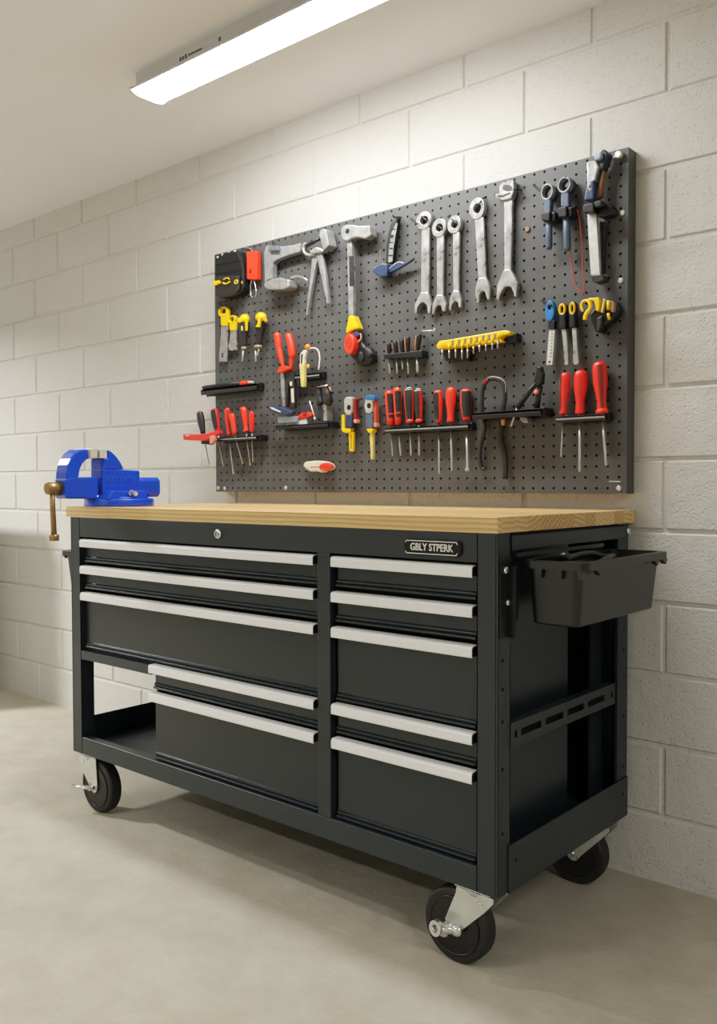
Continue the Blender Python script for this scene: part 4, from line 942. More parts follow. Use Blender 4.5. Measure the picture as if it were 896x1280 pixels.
def cutter():
    t = Thing('tubing_cutter', 'small tool with orange knob, white wire loop and yellow lower blade', 'tool')
    y = -.085
    c = [(-2.0264,1.4592)][0]; b = MB(); b.ball((c[0], y, c[1]), .0102, 14, (1.05, .8, .9)); t.add('knob', b, orange)
    s = MB(); s.prism([(-2.0555,1.4399),(-2.0396,1.4511),(-2.0269,1.4462),(-2.0364,1.4197),(-2.0384,1.3772),(-2.0589,1.3790)], -.090, -.079); t.add('body', s, cream, .002)
    k = MB(); k.prism([(-2.0500,1.4363),(-2.0427,1.4380),(-2.0459,1.4053),(-2.0515,1.4058)], -.0912, -.0895); t.add('slot', k, dark_steel)
    l = MB(); l.prism([(-2.0587,1.4065),(-2.0374,1.4052),(-2.0368,1.3527),(-2.0378,1.3302),(-2.0506,1.3305),(-2.0539,1.3602)], -.092, -.078); t.add('blade', l, pyellow, .002)
    w = MB(); w.tube(smoothpath(yz([(-2.0598,1.3827),(-2.0587,1.4096),(-2.0500,1.4356),(-2.0299,1.4501),(-2.0066,1.4538),(-1.9874,1.4489),(-1.9767,1.4346),(-1.9744,1.4109),(-1.9795,1.3807)], -.083)), .0024, 8); t.add('wire_loop', w, white_p)
    q = [(-2.0247,1.3965)][0]; d = MB(); d.ball((q[0], -.084, q[1]), .0058, 12, (.9, .7, 1.2)); t.add('button', d, yellow)
    t.done()
cutter()
# small screwdriver set
def mini_set():
    t = Thing('screwdriver_rack', 'narrow black rack for five small black screwdrivers', 'tool rack')
    b = MB(); b.prism([(-1.7153,1.4057),(-1.5685,1.4039),(-1.5680,1.3831),(-1.7117,1.3926)], -.079, BF-.0004); t.add('bar', b, blackp, .002); t.done()
    names = ['first', 'second', 'third', 'fourth', 'fifth']
    data = [((172,265),(185,430),(190,702),.0088,.0026), ((258,245),(285,425),(297,698),.0088,.0026), ((350,212),(368,415),(370,630),.0090,.0028), ((440,178),(440,405),(453,698),.0092,.0026), ((600,138),(575,400),(584,680),.0098,.0048)]
    tops = [(-1.7027,1.4408),(-1.6789,1.4430),(-1.6544,1.4463),(-1.6296,1.4508),(-1.5861,1.4545)]; hbs = [(-1.6994,1.4038),(-1.6730,1.4030),(-1.6496,1.4028),(-1.6296,1.4030),(-1.5950,1.4013)]; tips = [(-1.6979,1.3455),(-1.6684,1.3439),(-1.6485,1.3567),(-1.6262,1.3404),(-1.5914,1.3409)]
    for k in range(5):
        screwdriver('small black screwdriver, %s from the left in the narrow black rack' % names[k], tops[k], hbs[k], tips[k], -.068, data[k][3], blackp, brown if k not in (3, 4) else orange, None, data[k][4], 'small screwdrivers in the narrow rack', arcs=[(-1.3, -.95), (.95, 1.3)], shape=1)
    a = [(-1.5882,1.4550)][0]; b_ = [(-1.5544,1.4596)][0]; c = [(-1.5351,1.4595)][0]
    solo('pegboard_hook', MB().tube(smoothpath([(a[0], BF+.003, a[1]), (a[0]+.003, -.058, a[1]+.008), (b_[0], -.068, b_[1]), (c[0], -.062, c[1]), (c[0], -.062, c[1]+.006)]), .0022, 8), zinc, 'curved bright hook right of the small screwdrivers', 'hook', 'wire hooks in the pegboard')
mini_set()
def bit_rack():
    t = Thing('bit_holder', 'yellow bit holder strip above the long screwdriver rack', 'bit holder')
    b = MB(); b.prism([(-1.5065,1.4113),(-1.4960,1.4215),(-1.4699,1.4212),(-1.2797,1.4273),(-1.2647,1.4233),(-1.2637,1.4149),(-1.2898,1.4129),(-1.2958,1.4054),(-1.2864,1.3972),(-1.2999,1.3966),(-1.4960,1.3977),(-1.5050,1.4011)], -.094, -.068); i = t.add('strip', b, yellow, .003)
    pts = [(-1.4491,1.4092),(-1.4273,1.4093),(-1.4068,1.4101),(-1.3868,1.4101),(-1.3678,1.4107),(-1.3468,1.4117),(-1.3282,1.4120),(-1.3091,1.4125)]
    k = MB()
    for p in pts: k.prism([(p[0]-.0042, p[1]-.0075), (p[0]+.0042, p[1]-.0065), (p[0]+.0042, p[1]+.0085), (p[0]-.0042, p[1]+.0075)], -.0948, -.0935)
    t.add('socket', k, brown, parent=i)
    e = [(-1.4961,1.4066),(-1.4664,1.4075),(-1.4656,1.4004),(-1.4954,1.3995)]
    k = MB()
    for q in range(5):
        u = lerp(e[0], e[1], .1+.2*q); k.box(u[0]-.0012, u[0]+.0015, -.0952, -.0938, u[1]-.006, u[1]+.003*(q % 2))
    t.add('moulded_mark', k, orange, parent=i)
    m = MB(); m.prism([(-1.3204,1.4166),(-1.2563,1.4200),(-1.2549,1.3965),(-1.2998,1.3951),(-1.3204,1.3996)], -.072, BF-.0004); t.add('mount', m, blackp, .002)
    m = MB(); m.prism([(-1.5117,1.4082),(-1.3204,1.4078),(-1.3203,1.3975),(-1.4046,1.3868),(-1.4118,1.3589),(-1.4909,1.3662),(-1.5041,1.3930)], -.070, BF-.0004); t.add('backing', m, blackp, .002)
    t.done()
    tops = [(-1.4835,1.3975),(-1.4598,1.4087),(-1.4378,1.4079),(-1.4161,1.4071),(-1.3975,1.4066),(-1.3773,1.4089),(-1.3584,1.4098),(-1.3375,1.4105),(-1.3170,1.4112),(-1.2993,1.4180)]
    bots = [(-1.4831,1.3668),(-1.4590,1.3678),(-1.4371,1.3670),(-1.4157,1.3614),(-1.3971,1.3626),(-1.3773,1.3726),(-1.3580,1.3760),(-1.3375,1.3763),(-1.3169,1.3775),(-1.2995,1.3781)]
    nm = ['first', 'second', 'third', 'fourth', 'fifth', 'sixth', 'seventh', 'eighth', 'ninth', 'tenth']
    for k in range(10):
        a, c = tops[k], bots[k]
        s = MB(); s.lathe((a[0], -.096, a[1]), (c[0], -.096, c[1]), [(0, .0024), (.5, .0026), (.9, .0024), (1, .0014)], 8)
        tt = Thing('driver_bit', 'thin steel bit, %s from the left in the yellow bit holder' % nm[k], 'bit', 'bits in the yellow holder')
        n = MB(); mid = lerp(a, c, .42 if k else .06)
        s = MB(); s.lathe((mid[0], -.096, mid[1]), (c[0], -.096, c[1]), [(0, .0024), (.5, .0026), (.9, .0024), (1, .0014)], 8); tt.add('shank', s, blade)
        if k:
            n.lathe((a[0], -.096, a[1]), (mid[0], -.096, mid[1]), [(0, .0026), (1, .0028)], 8); tt.add('sleeve', n, yellow)
        tt.done()
bit_rack()
def blue_wrench():
    t = Thing('strip_wrench', 'flat silver wrench with bright blue ring head, second row right', 'wrench')
    c, ro = rr([(-1.1556,1.4658),(-1.1418,1.4641),(-1.1557,1.4936)])
    m = MB(); m.annulus(c, ro, (ro[0]*.34, ro[1]*.26), -.074, -.056, off=(0, ro[1]*.35)); t.add('ring_head', m, blue_t, .003)
    b = MB(); b.prism([(-1.1619,1.4428),(-1.1427,1.4404),(-1.1426,1.4158),(-1.1613,1.4179)], -.071, -.055); t.add('collar', b, blackp, .002)
    s = MB(); s.prism([(-1.1599,1.4195),(-1.1426,1.4175),(-1.1500,1.3248),(-1.1679,1.3255)], -.068, -.056); i = t.add('shaft', s, mat('flat_bright_steel', srgb(214, 214, 210), .4, .35, .1, 60), .001)
    q = [(-1.1513,1.4090)][0]; k = MB()
    for j in range(8): k.box(q[0]-.002-.0005*j, q[0]+.0035-.0005*j, -.0684, -.0676, q[1]-.0085*j-.005, q[1]-.0085*j)
    t.add('size_mark', k, grey_cast, parent=i)
    e = [(-1.1579,1.3332)][0]; k = MB(); k.prism(ell(e, .003, .003), -.0686, -.067); t.add('hole', k, black_in, parent=i)
    t.done()
    peg_hook_at([(-1.1982,1.5048)][0], [(-1.1462,1.4778)][0], 'wire hook through the blue ring head')
blue_wrench()
def chisel(label, ring, body, shaft):
    rc, (ru, rv) = rr(ring)
    t = Thing('chisel', label, 'chisel', 'yellow ringed chisels')
    m = MB(); m.annulus(rc, (ru, rv), (ru*.5, rv*.62), -.076, -.060); t.add('yellow_ring', m, yellow, .003)
    bk = MB(); bk.annulus(rc, (ru+.0012, rv+.0012), (ru*.5, rv*.6), -.070, -.056); t.add('ring_back', bk, blackp, .002)
    b = MB(); b.prism(body, -.077, -.057); t.add('handle', b, blackp, .004)
    s = MB(); s.prism(shaft, -.072, -.060); t.add('blade', s, tool_steel, .002)
    t.done()
chisel('left chisel of two with yellow ring tops and black necks', [(-1.1197,1.4650),(-1.1096,1.4637),(-1.1198,1.4807)], [(-1.1274,1.4555),(-1.1095,1.4533),(-1.1064,1.4146),(-1.1103,1.4124),(-1.1268,1.4143)], [(-1.1229,1.4165),(-1.1084,1.4148),(-1.1043,1.3708),(-1.1012,1.3200),(-1.1127,1.3202),(-1.1168,1.3721)])
chisel('right chisel of two with yellow ring tops and flared tip', [(-1.0904,1.4634),(-1.0819,1.4623),(-1.0905,1.4811)], [(-1.0980,1.4527),(-1.0818,1.4506),(-1.0797,1.4141),(-1.0978,1.4145)], [(-1.0930,1.4156),(-1.0797,1.4141),(-1.0766,1.3680),(-1.0717,1.3208),(-1.0811,1.3174),(-1.0897,1.3233),(-1.0890,1.3693)])
def trigger_clamp():
    t = Thing('trigger_clamp', 'yellow and black trigger clamp hanging near the right edge of board', 'clamp')
    y = -.095
    r = MB(); r.tube(smoothpath(yz([(-1.0494,1.4476),(-1.0539,1.4600),(-1.0526,1.4693),(-1.0461,1.4739),(-1.0384,1.4736),(-1.0316,1.4680),(-1.0286,1.4582),(-1.0315,1.4500),(-1.0382,1.4431),(-1.0425,1.4350),(-1.0433,1.4260)], y)), [.0026]+[.0036]*12+[.0050]*10+[.0058]*8, 10, flat=.8)
    t.add('hook_arm', r, yellow)
    a = MB(); a.prism([(-1.0418,1.4756),(-1.0324,1.4795),(-1.0079,1.4773),(-1.0052,1.4707),(-1.0047,1.4496),(-1.0077,1.4438),(-1.0119,1.4428),(-1.0151,1.4479),(-1.0162,1.4589),(-1.0200,1.4700),(-1.0315,1.4727)], -.096, -.078); t.add('top_arm', a, yellow, .003)
    s = MB(); s.prism([(-0.9962,1.4730),(-0.9912,1.4720),(-0.9983,1.4386),(-1.0027,1.4397)], -.093, -.082); t.add('strip', s, pyellow, .001)
    p = MB(); p.tube(yz([(-0.9841,1.4662),(-0.9839,1.4446)], -.088), .0048, 12); p.tube(yz([(-0.9860,1.4364),(-0.9829,1.4205)], -.085), [.0042, .0036], 12); t.add('trigger', p, yellow)
    q = MB(); q.prism([(-0.9770,1.4676),(-0.9679,1.4597),(-0.9694,1.4371),(-0.9776,1.4385)], -.090, -.076); t.add('jaw_pad', q, brown, .001)
    b = MB(); b.prism([(-1.0396,1.4422),(-1.0218,1.4588),(-1.0050,1.4737),(-0.9833,1.4716),(-0.9701,1.4628),(-0.9654,1.4514),(-0.9674,1.4346),(-0.9829,1.4164),(-1.0029,1.4094),(-1.0070,1.3958),(-1.0146,1.3910),(-1.0245,1.3978),(-1.0351,1.4195)], -.080, BF-.0006); t.add('body', b, blackp, .006)
    k = MB(); k.prism([(-1.0168,1.4285),(-1.0000,1.4326),(-1.0007,1.4141),(-1.0056,1.3959),(-1.0098,1.3910),(-1.0157,1.3955)], -.090, -.078); t.add('release_lever', k, blackg, .004)
    t.done()
trigger_clamp()

# ================================================================== THIRD ROW, LEFT
rack('black tray jutting past the left board edge, red ended tool on it', -.079, [(-2.5759,1.3570)][0][0], [(-2.2754,1.3471)][0][0], 1.3600, 1.3400, 'tool_tray', 'tool tray')
def tray_tool():
    t = Thing('marking_tool', 'slim black tool with red end lying on the upper left tray', 'tool')
    y = -.070
    q = [(-2.5771,1.3705),(-2.3695,1.3629),(-2.3233,1.3627),(-2.3017,1.3620)]
    z = 1.3600+.0078
    b = MB(); b.lathe((q[0][0], y, z), (q[1][0], y, z), [(0, .004), (.05, .0072), (1, .0075)], 14); t.add('shaft', b, blackp)
    r = MB(); r.lathe((q[1][0], y, z), (q[2][0], y, z), [(0, .0065), (.2, .0078), (.9, .0078), (1, .006)], 14); t.add('collar', r, redo)
    e = MB(); e.lathe((q[2][0], y, z), (q[3][0], y, z), [(0, .006), (1, .003)], 12); t.add('tip', e, cream)
    t.done()
tray_tool()
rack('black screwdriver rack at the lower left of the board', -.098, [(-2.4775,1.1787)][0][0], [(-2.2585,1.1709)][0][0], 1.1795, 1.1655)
tops = [(-2.5723,1.2793),(-2.4929,1.2857),(-2.4241,1.2848),(-2.3935,1.2619),(-2.3394,1.2821),(-2.2955,1.2648)]; hbs = [(-2.5526,1.1987),(-2.4750,1.2026),(-2.4154,1.1872),(-2.3772,1.1873),(-2.3236,1.1964),(-2.2962,1.1938)]; tips = [(-2.5532,1.0839),(-2.4756,1.0776),(-2.4190,1.0461),(-2.3686,1.0836),(-2.3301,1.0762),(-2.3173,1.0902)]
G1 = 'screwdrivers at the lower left of the board'
screwdriver('black handled screwdriver with red cap, leftmost, past the board edge', tops[0], hbs[0], tips[0], -.088, .0148, blackg, None, redo, .0024, G1, yt=-.060, shape=1)
screwdriver('black and red screwdriver at the left end of the lower left rack', tops[1], hbs[1], tips[1], -.086, .0155, red, blackg, None, .0028, G1, yt=-.060, arcs=[(-.2, 1.9)], shape=1)
screwdriver('red screwdriver with the longest blade in the lower left rack', tops[2], hbs[2], tips[2], -.084, .0122, red, dred, None, .0036, G1, yt=-.060, arcs=[(-.2, .2)])
screwdriver('shorter plain red screwdriver in the middle of the lower left rack', tops[3], hbs[3], tips[3], -.090, .0118, redo, None, None, .0034, G1, yt=-.060, shape=2)
screwdriver('red screwdriver with black left side, second from right in lower left rack', tops[4], hbs[4], tips[4], -.086, .0150, redo, blackg, None, .0028, G1, yt=-.060, arcs=[(.75, 2.2)])
screwdriver('slim red screwdriver at the right end of the lower left rack', tops[5], hbs[5], tips[5], -.084, .0105, red, None, None, .0026, G1, yt=-.060, shape=1)
def red_clamp():
    t = Thing('spring_clamp', 'flat red clamp arm sticking out past the lower left board edge', 'clamp')
    a = MB(); a.prism([(-2.6298,1.1989),(-2.5354,1.1945),(-2.5007,1.1954),(-2.4699,1.1995),(-2.4280,1.2046),(-2.4259,1.1917),(-2.4643,1.1826),(-2.4998,1.1701),(-2.5417,1.1707),(-2.5966,1.1742),(-2.6288,1.1776)], -.120, -.102); i = t.add('arm', a, red, .003)
    h = MB(); h.prism([(-2.6148,1.1934),(-2.5925,1.1925),(-2.5926,1.1898),(-2.6148,1.1906)], -.1206, -.1195); t.add('print', h, white_p, parent=i)
    p = MB(); p.prism([(-2.4747,1.1842),(-2.4489,1.1870),(-2.4491,1.1711),(-2.4621,1.1571),(-2.4762,1.1568)], -.124, -.108); t.add('catch', p, pink, .003)
    m = MB(); m.prism([(-2.5490,1.1832),(-2.5105,1.1856),(-2.4774,1.1859),(-2.4752,1.1728),(-2.5026,1.1561),(-2.5481,1.1598)], -.103, -.080); t.add('bracket', m, blackp, .003)
    t.done()
red_clamp()
# tray 31
rack('black tray in the left centre holding knives and black tongs', -.096, [(-2.1703,1.2053)][0][0], [(-1.9267,1.2035)][0][0], 1.2085, 1.1955, 'tool_tray', 'tool tray')
def tray31():
    z = 1.2085
    t = Thing('utility_knife', 'dark blue knife with pale streak lying across the centre left tray', 'knife')
    b = MB(); b.prism([(-2.1912,1.2719),(-2.1789,1.2759),(-2.1261,1.2697),(-2.0932,1.2576),(-2.0641,1.2516),(-2.0702,1.2419),(-2.0955,1.2380),(-2.1307,1.2435),(-2.1687,1.2524)], -.115, -.092); i = t.add('handle', b, navy, .005)
    h = MB(); h.prism([(-2.1738,1.2708),(-2.1593,1.2687),(-2.1202,1.2532),(-2.1229,1.2499),(-2.1639,1.2640)], -.1158, -.1145); t.add('highlight', h, white_p, parent=i)  # white sliver paints a highlight on the handle
    f = MB(); f.prism([(-2.1513,1.2382),(-2.0720,1.2372),(-2.0713,1.2168),(-2.1506,1.2169)], -.102, -.082); t.add('blade_guard', f, lblue, .003)
    t.done()
    t = Thing('pocket_tool', 'red and black folding tool lying on the centre left tray', 'tool')
    b = MB(); b.prism([(-2.1283,1.2334),(-2.0778,1.2379),(-2.0561,1.2481),(-2.0199,1.2477),(-2.0090,1.2410),(-2.0141,1.2322),(-2.0584,1.2268),(-2.1151,1.2274)], -.082, -.062); i = t.add('handle', b, redo, .005)
    k = MB(); k.prism([(-2.0501,1.2461),(-2.0330,1.2464),(-2.0352,1.2367),(-2.0502,1.2369)], -.084, -.081); k.prism([(-2.1332,1.2340),(-2.0869,1.2379),(-2.0913,1.2288),(-2.1221,1.2281)], -.084, -.081); t.add('inlay', k, dred, .001, parent=i)
    s = MB(); s.box([(-2.1353,1.2238)][0][0], [(-2.0393,1.2223)][0][0], -.078, -.064, z+.0002, [(-2.0867,1.2308)][0][1]); t.add('lower_scale', s, white_p, .002)
    t.done()
    t = Thing('pencil', 'thin white stick with cream bead standing in the centre left tray', 'pencil')
    p = [(-2.0177,1.2828),(-1.9945,1.2254)]
    s = MB(); s.tube(yz(p, -.085), .0019, 8); t.add('stick', s, white_p)
    b = MB(); b.ball((p[1][0], -.086, p[1][1]), .0042, 12, (1, .8, 1.3)); t.add('bead', b, cream); t.done()
    t = Thing('nippers', 'pair of black handled nippers standing in the centre left tray', 'pliers')
    for q, rr in (([(-1.9732,1.3261),(-1.9762,1.3058),(-1.9734,1.2846),(-1.9677,1.2692)], [.0085, .0112, .0122, .009]), ([(-1.9432,1.3269),(-1.9404,1.3034),(-1.9364,1.2822),(-1.9439,1.2677)], [.0110, .0145, .0150, .010])):
        m = MB(); m.tube(smoothpath(yz(q, -.084)), [rr[0]]*3+[rr[1]]*3+[rr[2]]*3+[rr[3]], 12); t.add('handle', m, blackg)
    m = MB(); m.tube(yz([(-1.9745,1.3247),(-1.9526,1.3270),(-1.9310,1.3263)], -.092), .0022, 8); t.add('spring', m, chrome)
    m = MB(); m.tube(yz([(-1.9262,1.3215),(-1.9190,1.3076)], -.09), .0026, 8); t.add('catch', m, orange)
    m = MB(); m.prism([(-1.9536,1.2743),(-1.9406,1.2735),(-1.9400,1.2143),(-1.9556,1.2150)], -.088, -.058); t.add('jaw', m, tool_steel, .0015)
    m = MB(); m.prism([(-1.9867,1.2733),(-1.9763,1.2727),(-1.9571,1.2385),(-1.9581,1.2151),(-1.9721,1.2158)], -.086, -.078); t.add('jaw', m, dark_steel, .0015)
    t.done()
tray31()
def snap_knife():
    t = Thing('box_cutter', 'cream box cutter with red slider fixed low on the board', 'knife')
    b = MB(); b.prism([(-2.0647,1.0772),(-2.0597,1.0847),(-2.0523,1.0876),(-2.0315,1.0883),(-2.0194,1.0896),(-1.9881,1.0890),(-1.9620,1.0852),(-1.9467,1.0792),(-1.9386,1.0705),(-1.9398,1.0627),(-1.9504,1.0568),(-1.9704,1.0558),(-1.9764,1.0514),(-1.9883,1.0508),(-2.0003,1.0537),(-2.0123,1.0553),(-2.0244,1.0537),(-2.0378,1.0549),(-2.0439,1.0597),(-2.0475,1.0651),(-2.0648,1.0697)], -.068, BF-.0006); t.add('body', b, cream, .005)
    c, rf = rr([(-1.9583,1.0689),(-1.9290,1.0685),(-1.9582,1.0819)]); r = MB(); r.prism(ell(c, rf[0], rf[1], 24, .03), -.076, -.064); i = t.add('slider', r, redo, .003)
    k = MB(); k.box(c[0]-.018, c[0]+.018, -.0766, -.0755, c[1]-.0006, c[1]+.0006); t.add('rib', k, dred, parent=i)
    g = MB(); g.prism([(-2.0614,1.0693),(-2.0418,1.0649),(-2.0377,1.0569),(-2.0528,1.0603)], -.068, BF-.001); t.add('nose', g, grey_cast, .002)
    k = MB(); k.prism([(-2.0315,1.0700),(-1.9929,1.0694),(-1.9929,1.0672),(-2.0315,1.0677)], -.0688, -.0675); t.add('slot', k, brown)
    t.done()
snap_knife()

# ================================================================== THIRD ROW, CENTRE
def quick_clamp(label, head, hole, body, lever, extra):
    t = Thing('bar_clamp', label, 'clamp', 'small blue and yellow clamps')
    h = MB(); h.prism(head, -.082, -.060); i = t.add('jaw_head', h, mat('pale_cast', srgb(188, 184, 176), .45, .2, .15, 50), .004)
    k = MB(); k.prism(ell(hole, .0082, .0084), -.0826, -.081); t.add('hole', k, black_in, parent=i)
    b = MB(); b.prism(body, -.080, -.058); t.add('grip', b, navy if 'shorter' in label else slate, .003)
    l = MB(); l.prism(lever, -.074, -.056); t.add('lever', l, dred if 'shorter' in label else mat('salmon_red', srgb(196, 88, 64), .45), .003)
    for nm, q, a, c, m in extra:
        e = MB(); e.prism(q, a, c); t.add(nm, e, m, .002)
    t.done()
quick_clamp('shorter clamp with yellow side arm and dark red lever', [(-1.8729,1.2764),(-1.8659,1.2865),(-1.8533,1.2870),(-1.8400,1.2848),(-1.8385,1.2709),(-1.8398,1.2397),(-1.8461,1.2285),(-1.8625,1.2293),(-1.8709,1.2403)], [(-1.8506,1.2530)][0],
            [(-1.8667,1.2304),(-1.8393,1.2290),(-1.8406,1.1884),(-1.8687,1.1896)], [(-1.8434,1.2805),(-1.8339,1.2825),(-1.8239,1.2792),(-1.8295,1.2707),(-1.8317,1.2463),(-1.8274,1.2048),(-1.8384,1.2033),(-1.8418,1.2401)],
            [('side_arm', [(-1.8857,1.2317),(-1.8745,1.2325),(-1.8737,1.1883),(-1.8473,1.1885),(-1.8480,1.1777),(-1.8582,1.1732),(-1.8786,1.1754),(-1.8862,1.1838)], -.078, -.060, yellow), ('stem', [(-1.8617,1.1772),(-1.8432,1.1764),(-1.8440,1.1157),(-1.8584,1.1161)], -.072, -.060, yellow), ('stem_slot', [(-1.8514,1.1677),(-1.8484,1.1675),(-1.8485,1.1238),(-1.8509,1.1239)], -.0735, -.071, black_in), ('lever_pad', [(-1.8375,1.2151),(-1.8228,1.2143),(-1.8231,1.2032),(-1.8358,1.2029)], -.077, -.060, pink)])
quick_clamp('longer clamp with blue top, salmon lever and pale yellow stem', [(-1.7843,1.2730),(-1.7800,1.2760),(-1.7499,1.2708),(-1.7556,1.2675),(-1.7566,1.2351),(-1.7629,1.2307),(-1.7715,1.2294),(-1.7824,1.2339),(-1.7876,1.2545)], [(-1.7681,1.2534)][0],
            [(-1.7845,1.2318),(-1.7554,1.2303),(-1.7570,1.1835),(-1.7831,1.1846)], [(-1.7595,1.2680),(-1.7475,1.2655),(-1.7466,1.1879),(-1.7591,1.1873)],
            [('jaw_cap', [(-1.7821,1.2737),(-1.7803,1.2842),(-1.7659,1.2863),(-1.7466,1.2824),(-1.7443,1.2702)], -.084, -.060, blue_t), ('collar', [(-1.7820,1.1832),(-1.7556,1.1830),(-1.7573,1.1734),(-1.7630,1.1701),(-1.7731,1.1705)], -.080, -.058, yellow), ('stem', [(-1.7742,1.1720),(-1.7609,1.1719),(-1.7603,1.0884),(-1.7686,1.0881)], -.074, -.062, pyellow), ('lever_pad', [(-1.7549,1.2000),(-1.7430,1.1995),(-1.7427,1.1872),(-1.7550,1.1869)], -.077, -.060, pink)])
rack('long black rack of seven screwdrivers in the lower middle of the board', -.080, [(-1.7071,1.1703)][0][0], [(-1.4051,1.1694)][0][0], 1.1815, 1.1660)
G2 = 'screwdrivers in the long middle rack'
tp = [(-1.7036,1.2961),(-1.6720,1.3020),(-1.6278,1.2996),(-1.5939,1.2939)]; hb = [(-1.6971,1.1910),(-1.6681,1.1913),(-1.6229,1.1920),(-1.5895,1.1917)]; ti = [(-1.6899,1.0973),(-1.6580,1.0974),(-1.6194,1.0969),(-1.5890,1.0958)]
yS = -.064
screwdriver('red screwdriver with black waist, leftmost in the long middle rack', tp[0], hb[0], ti[0], yS, .0152, redo, blackg, None, .0024, G2, shape=2, arcs=[(-.9, .6)], ring=(.68, redo))
screwdriver('black faced red edged screwdriver, second in the long middle rack', tp[1], hb[1], ti[1], yS, .0148, redo, blackg, orange, .0034, G2, shape=2, arcs=[(-.7, .7)], ring=(.68, redo))
screwdriver('black screwdriver with red right side and red collar, third in middle rack', tp[2], hb[2], ti[2], yS, .0150, blackg, redo, cream, .0032, G2, arcs=[(-1.5, -.5), (1.1, 1.5)], ring=(.93, redo), shape=1)
screwdriver('slimmer black screwdriver with red inlay and collar, fourth in middle rack', tp[3], hb[3], ti[3], yS, .0138, blackg, red, cream, .0032, G2, arcs=[(-1.4, -.2)], ring=(.93, redo), shape=1)
tp = [(-1.5219,1.2843),(-1.4755,1.2893),(-1.4241,1.2810)]; hb = [(-1.5179,1.1899),(-1.4765,1.1898),(-1.4223,1.1927)]; ti = [(-1.5161,1.0404),(-1.4708,1.0492),(-1.4172,1.0486)]
screwdriver('half black half red screwdriver, third from right in the long middle rack', tp[0], hb[0], ti[0], yS, .0143, redo, blackg, None, .0034, G2, arcs=[(.0, 1.8)], shape=1)
screwdriver('all red thick screwdriver, second from right in the long middle rack', tp[1], hb[1], ti[1], yS, .0158, redo, None, None, .0040, G2)
screwdriver('black screwdriver with red edges and flat flared tip, right end of middle rack', tp[2], hb[2], ti[2], yS, .0174, redo, blackg, None, .0046, G2, arcs=[(-.95, .95)], flare=True, shape=1)

# ================================================================== THIRD ROW, RIGHT
rack('black tray holding black tongs and pliers right of centre', -.107, [(-1.3747,1.1999)][0][0], [(-1.1618,1.1993)][0][0], 1.2085, 1.1900, 'tool_tray', 'tool tray')
def tongs():
    t = Thing('tongs', 'long black curved tongs hanging through the right centre tray', 'tongs')
    y = -.085
    a = MB(); a.tube(smoothpath(yz([(-1.3569,1.2030),(-1.3576,1.2465),(-1.3545,1.2734),(-1.3443,1.2937),(-1.3237,1.3013),(-1.3002,1.2962),(-1.2871,1.2806),(-1.2833,1.2470),(-1.2882,1.2207),(-1.2937,1.1783)], y)), .0064, 12, flat=.9); t.add('bow', a, blackg)
    r = MB(); r.tube(smoothpath(yz([(-1.3468,1.2885),(-1.3414,1.2961),(-1.3319,1.2994)], y-.003)), .0060, 10); t.add('red_mark', r, dred)
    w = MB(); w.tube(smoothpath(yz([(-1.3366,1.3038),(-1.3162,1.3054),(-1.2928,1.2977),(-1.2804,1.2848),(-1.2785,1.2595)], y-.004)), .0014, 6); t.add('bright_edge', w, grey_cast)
    l = MB(); l.tube(smoothpath(yz([(-1.3691,1.1913),(-1.3626,1.1718),(-1.3703,1.1419),(-1.3780,1.1119),(-1.3793,1.0843),(-1.3753,1.0594),(-1.3669,1.0532),(-1.3613,1.0564)], -.060)), [.0055]*4+[.0062]*4+[.0056]*8+[.0048]*6, 12); t.add('leg', l, blackg)
    k = MB(); k.tube(smoothpath(yz([(-1.3116,1.1858),(-1.3109,1.1533),(-1.3114,1.1317),(-1.3010,1.0989),(-1.2962,1.0663),(-1.2976,1.0258)], -.060)), [.0070]*6+[.0085]*5+[.0078]*5, 12); t.add('leg', k, blackg)
    o = MB(); o.prism([(-1.2891,1.1856),(-1.2783,1.1877),(-1.2798,1.1705),(-1.2875,1.1701)], -.097, -.088); t.add('orange_tab', o, orange, .002)
    t.done()
    t = Thing('pliers', 'black slim pliers leaning in the right centre tray, jaws down', 'pliers')
    h = MB(); h.prism([(-1.1834,1.3201),(-1.1770,1.3221),(-1.1694,1.3199),(-1.1688,1.3065),(-1.1653,1.3011),(-1.1675,1.2781),(-1.1767,1.2710),(-1.1913,1.2669),(-1.1967,1.2751),(-1.1914,1.2890),(-1.1871,1.3003)], -.092, -.074); t.add('head', h, blackp, .004)
    l = MB(); l.tube(yz([(-1.1855,1.2782),(-1.2060,1.2576),(-1.2417,1.2154)], -.088), [.0062, .0072, .0070], 12); i = t.add('handle', l, blackg)
    b = MB(); b.tube(yz([(-1.2417,1.2154),(-1.2522,1.1922),(-1.2622,1.1667)], -.088), [.004, .0035, .003], 10); t.add('blade', b, tool_steel)
    r = MB(); r.tube(yz([(-1.1773,1.2711),(-1.1831,1.2482),(-1.1882,1.2123)], -.080), [.0066, .0072, .0074], 12); t.add('handle', r, blackg)
    o = MB(); o.ball(([(-1.1861,1.2545)][0][0], -.088, [(-1.1861,1.2545)][0][1]), .0072, 12, (1, .7, 1)); t.add('spring_pad', o, pink)
    j = MB(); j.prism([(-1.2386,1.1928),(-1.2141,1.1902),(-1.2110,1.1744),(-1.2266,1.1751),(-1.2371,1.1835)], -.086, -.056); t.add('jaw', j, grey_cast, .003)
    t.done()
tongs()
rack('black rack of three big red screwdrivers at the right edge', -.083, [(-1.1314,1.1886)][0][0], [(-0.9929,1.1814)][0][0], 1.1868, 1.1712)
tp = [(-1.1102,1.3008),(-1.0673,1.3033),(-1.0173,1.3203)]; hb = [(-1.1174,1.1927),(-1.0696,1.1910),(-1.0083,1.1903)]; ti = [(-1.1222,1.0815),(-1.0687,1.0416),(-0.9961,1.0566)]
G3 = 'big red screwdrivers at the right edge'
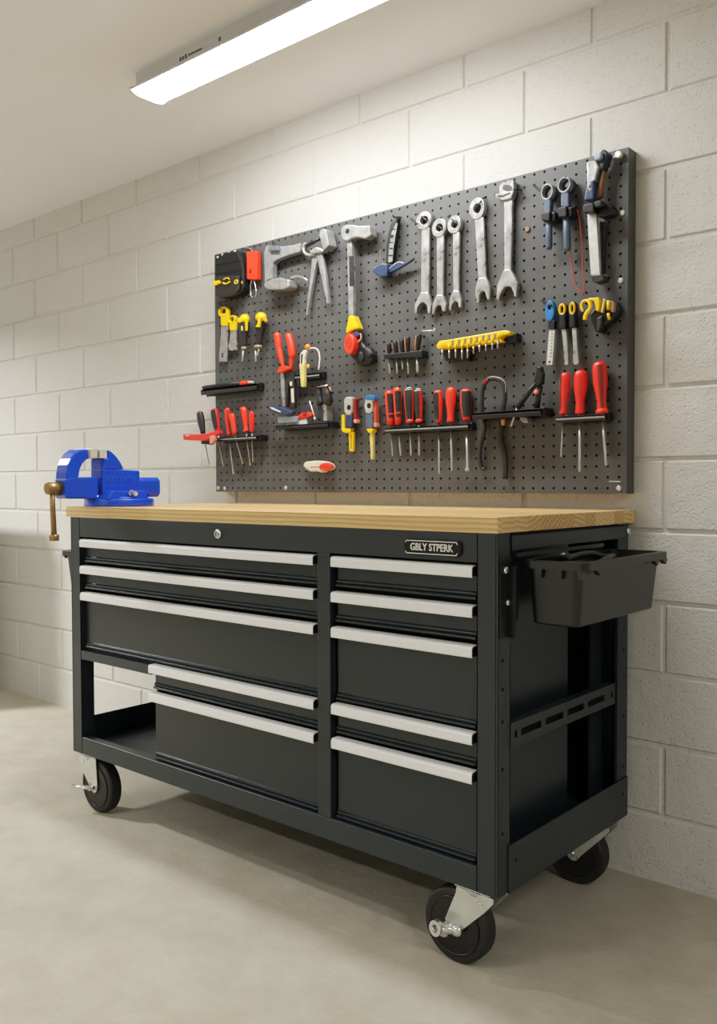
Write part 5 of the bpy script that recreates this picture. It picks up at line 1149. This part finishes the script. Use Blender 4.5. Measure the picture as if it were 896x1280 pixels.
screwdriver('left red screwdriver of three at the right edge, thin short blade', tp[0], hb[0], ti[0], -.069, .0143, red, dark_steel, None, .0026, G3, arcs=[(.9, 1.15)])
screwdriver('middle red screwdriver of three at the right edge, longest blade', tp[1], hb[1], ti[1], -.069, .0180, red, None, None, .0042, G3)
screwdriver('right red screwdriver of three at the right edge, tallest with dark inlay', tp[2], hb[2], ti[2], -.069, .0192, red, dred, None, .0040, G3, arcs=[(-.35, .35)], ring=(.97, redo))

# ================================================================== LIGHTS, CAMERA
def area(name, loc, sx, sy, power, col=(1, .99, .985)):
    l = bpy.data.lights.new(name, 'AREA'); l.shape = 'RECTANGLE'; l.size = sx; l.size_y = sy; l.energy = power; l.color = col; l.spread = math.radians(150)
    o = bpy.data.objects.new(name, l); COL.objects.link(o); o.location = loc; return o
area('ceiling_batten_left', (-4.7, -1.5, 2.2), .3, .12, 64)
area('fill_lamp_right', (1.3, -1.9, 2.15), 1.2, .12, 26)  # added fill lamp, brightens the right end of the bench
area('ceiling_batten_behind', (-2.4, -3.6, 2.2), 1.2, .12, 36)
w = bpy.data.worlds.new('World'); bpy.context.scene.world = w; w.use_nodes = True
w.node_tree.nodes['Background'].inputs['Color'].default_value = (.9, .88, .85, 1); w.node_tree.nodes['Background'].inputs['Strength'].default_value = .02

cam = bpy.data.cameras.new('camera'); co = bpy.data.objects.new('camera', cam); COL.objects.link(co)
Rv, Uv, Fv = Vector(CAM_R), Vector(CAM_U), Vector(CAM_F)
M = Matrix(((Rv.x, Uv.x, -Fv.x), (Rv.y, Uv.y, -Fv.y), (Rv.z, Uv.z, -Fv.z))).to_4x4(); M.translation = Vector(CAM_LOC)
co.matrix_world = M
cam.sensor_width = 36; cam.lens = F_PX/1280*36; cam.clip_start = .02
sc = bpy.context.scene; sc.camera = co
sc.view_settings.view_transform = 'Standard'; sc.view_settings.look = 'None'; sc.view_settings.exposure = 0.22
# soft tone curve like a phone camera's: open shadows, rolled-off highlights
sc.view_settings.use_curve_mapping = True
cm = sc.view_settings.curve_mapping
cm.use_clip = False
cv = cm.curves[3]
for x, y in ((.02, .021), (.06, .072), (.20, .25), (.45, .475), (.75, .665)): cv.points.new(x, y)
cv.points[0].location = (0, 0); cv.points[-1].location = (1.3, .88)
cm.update()
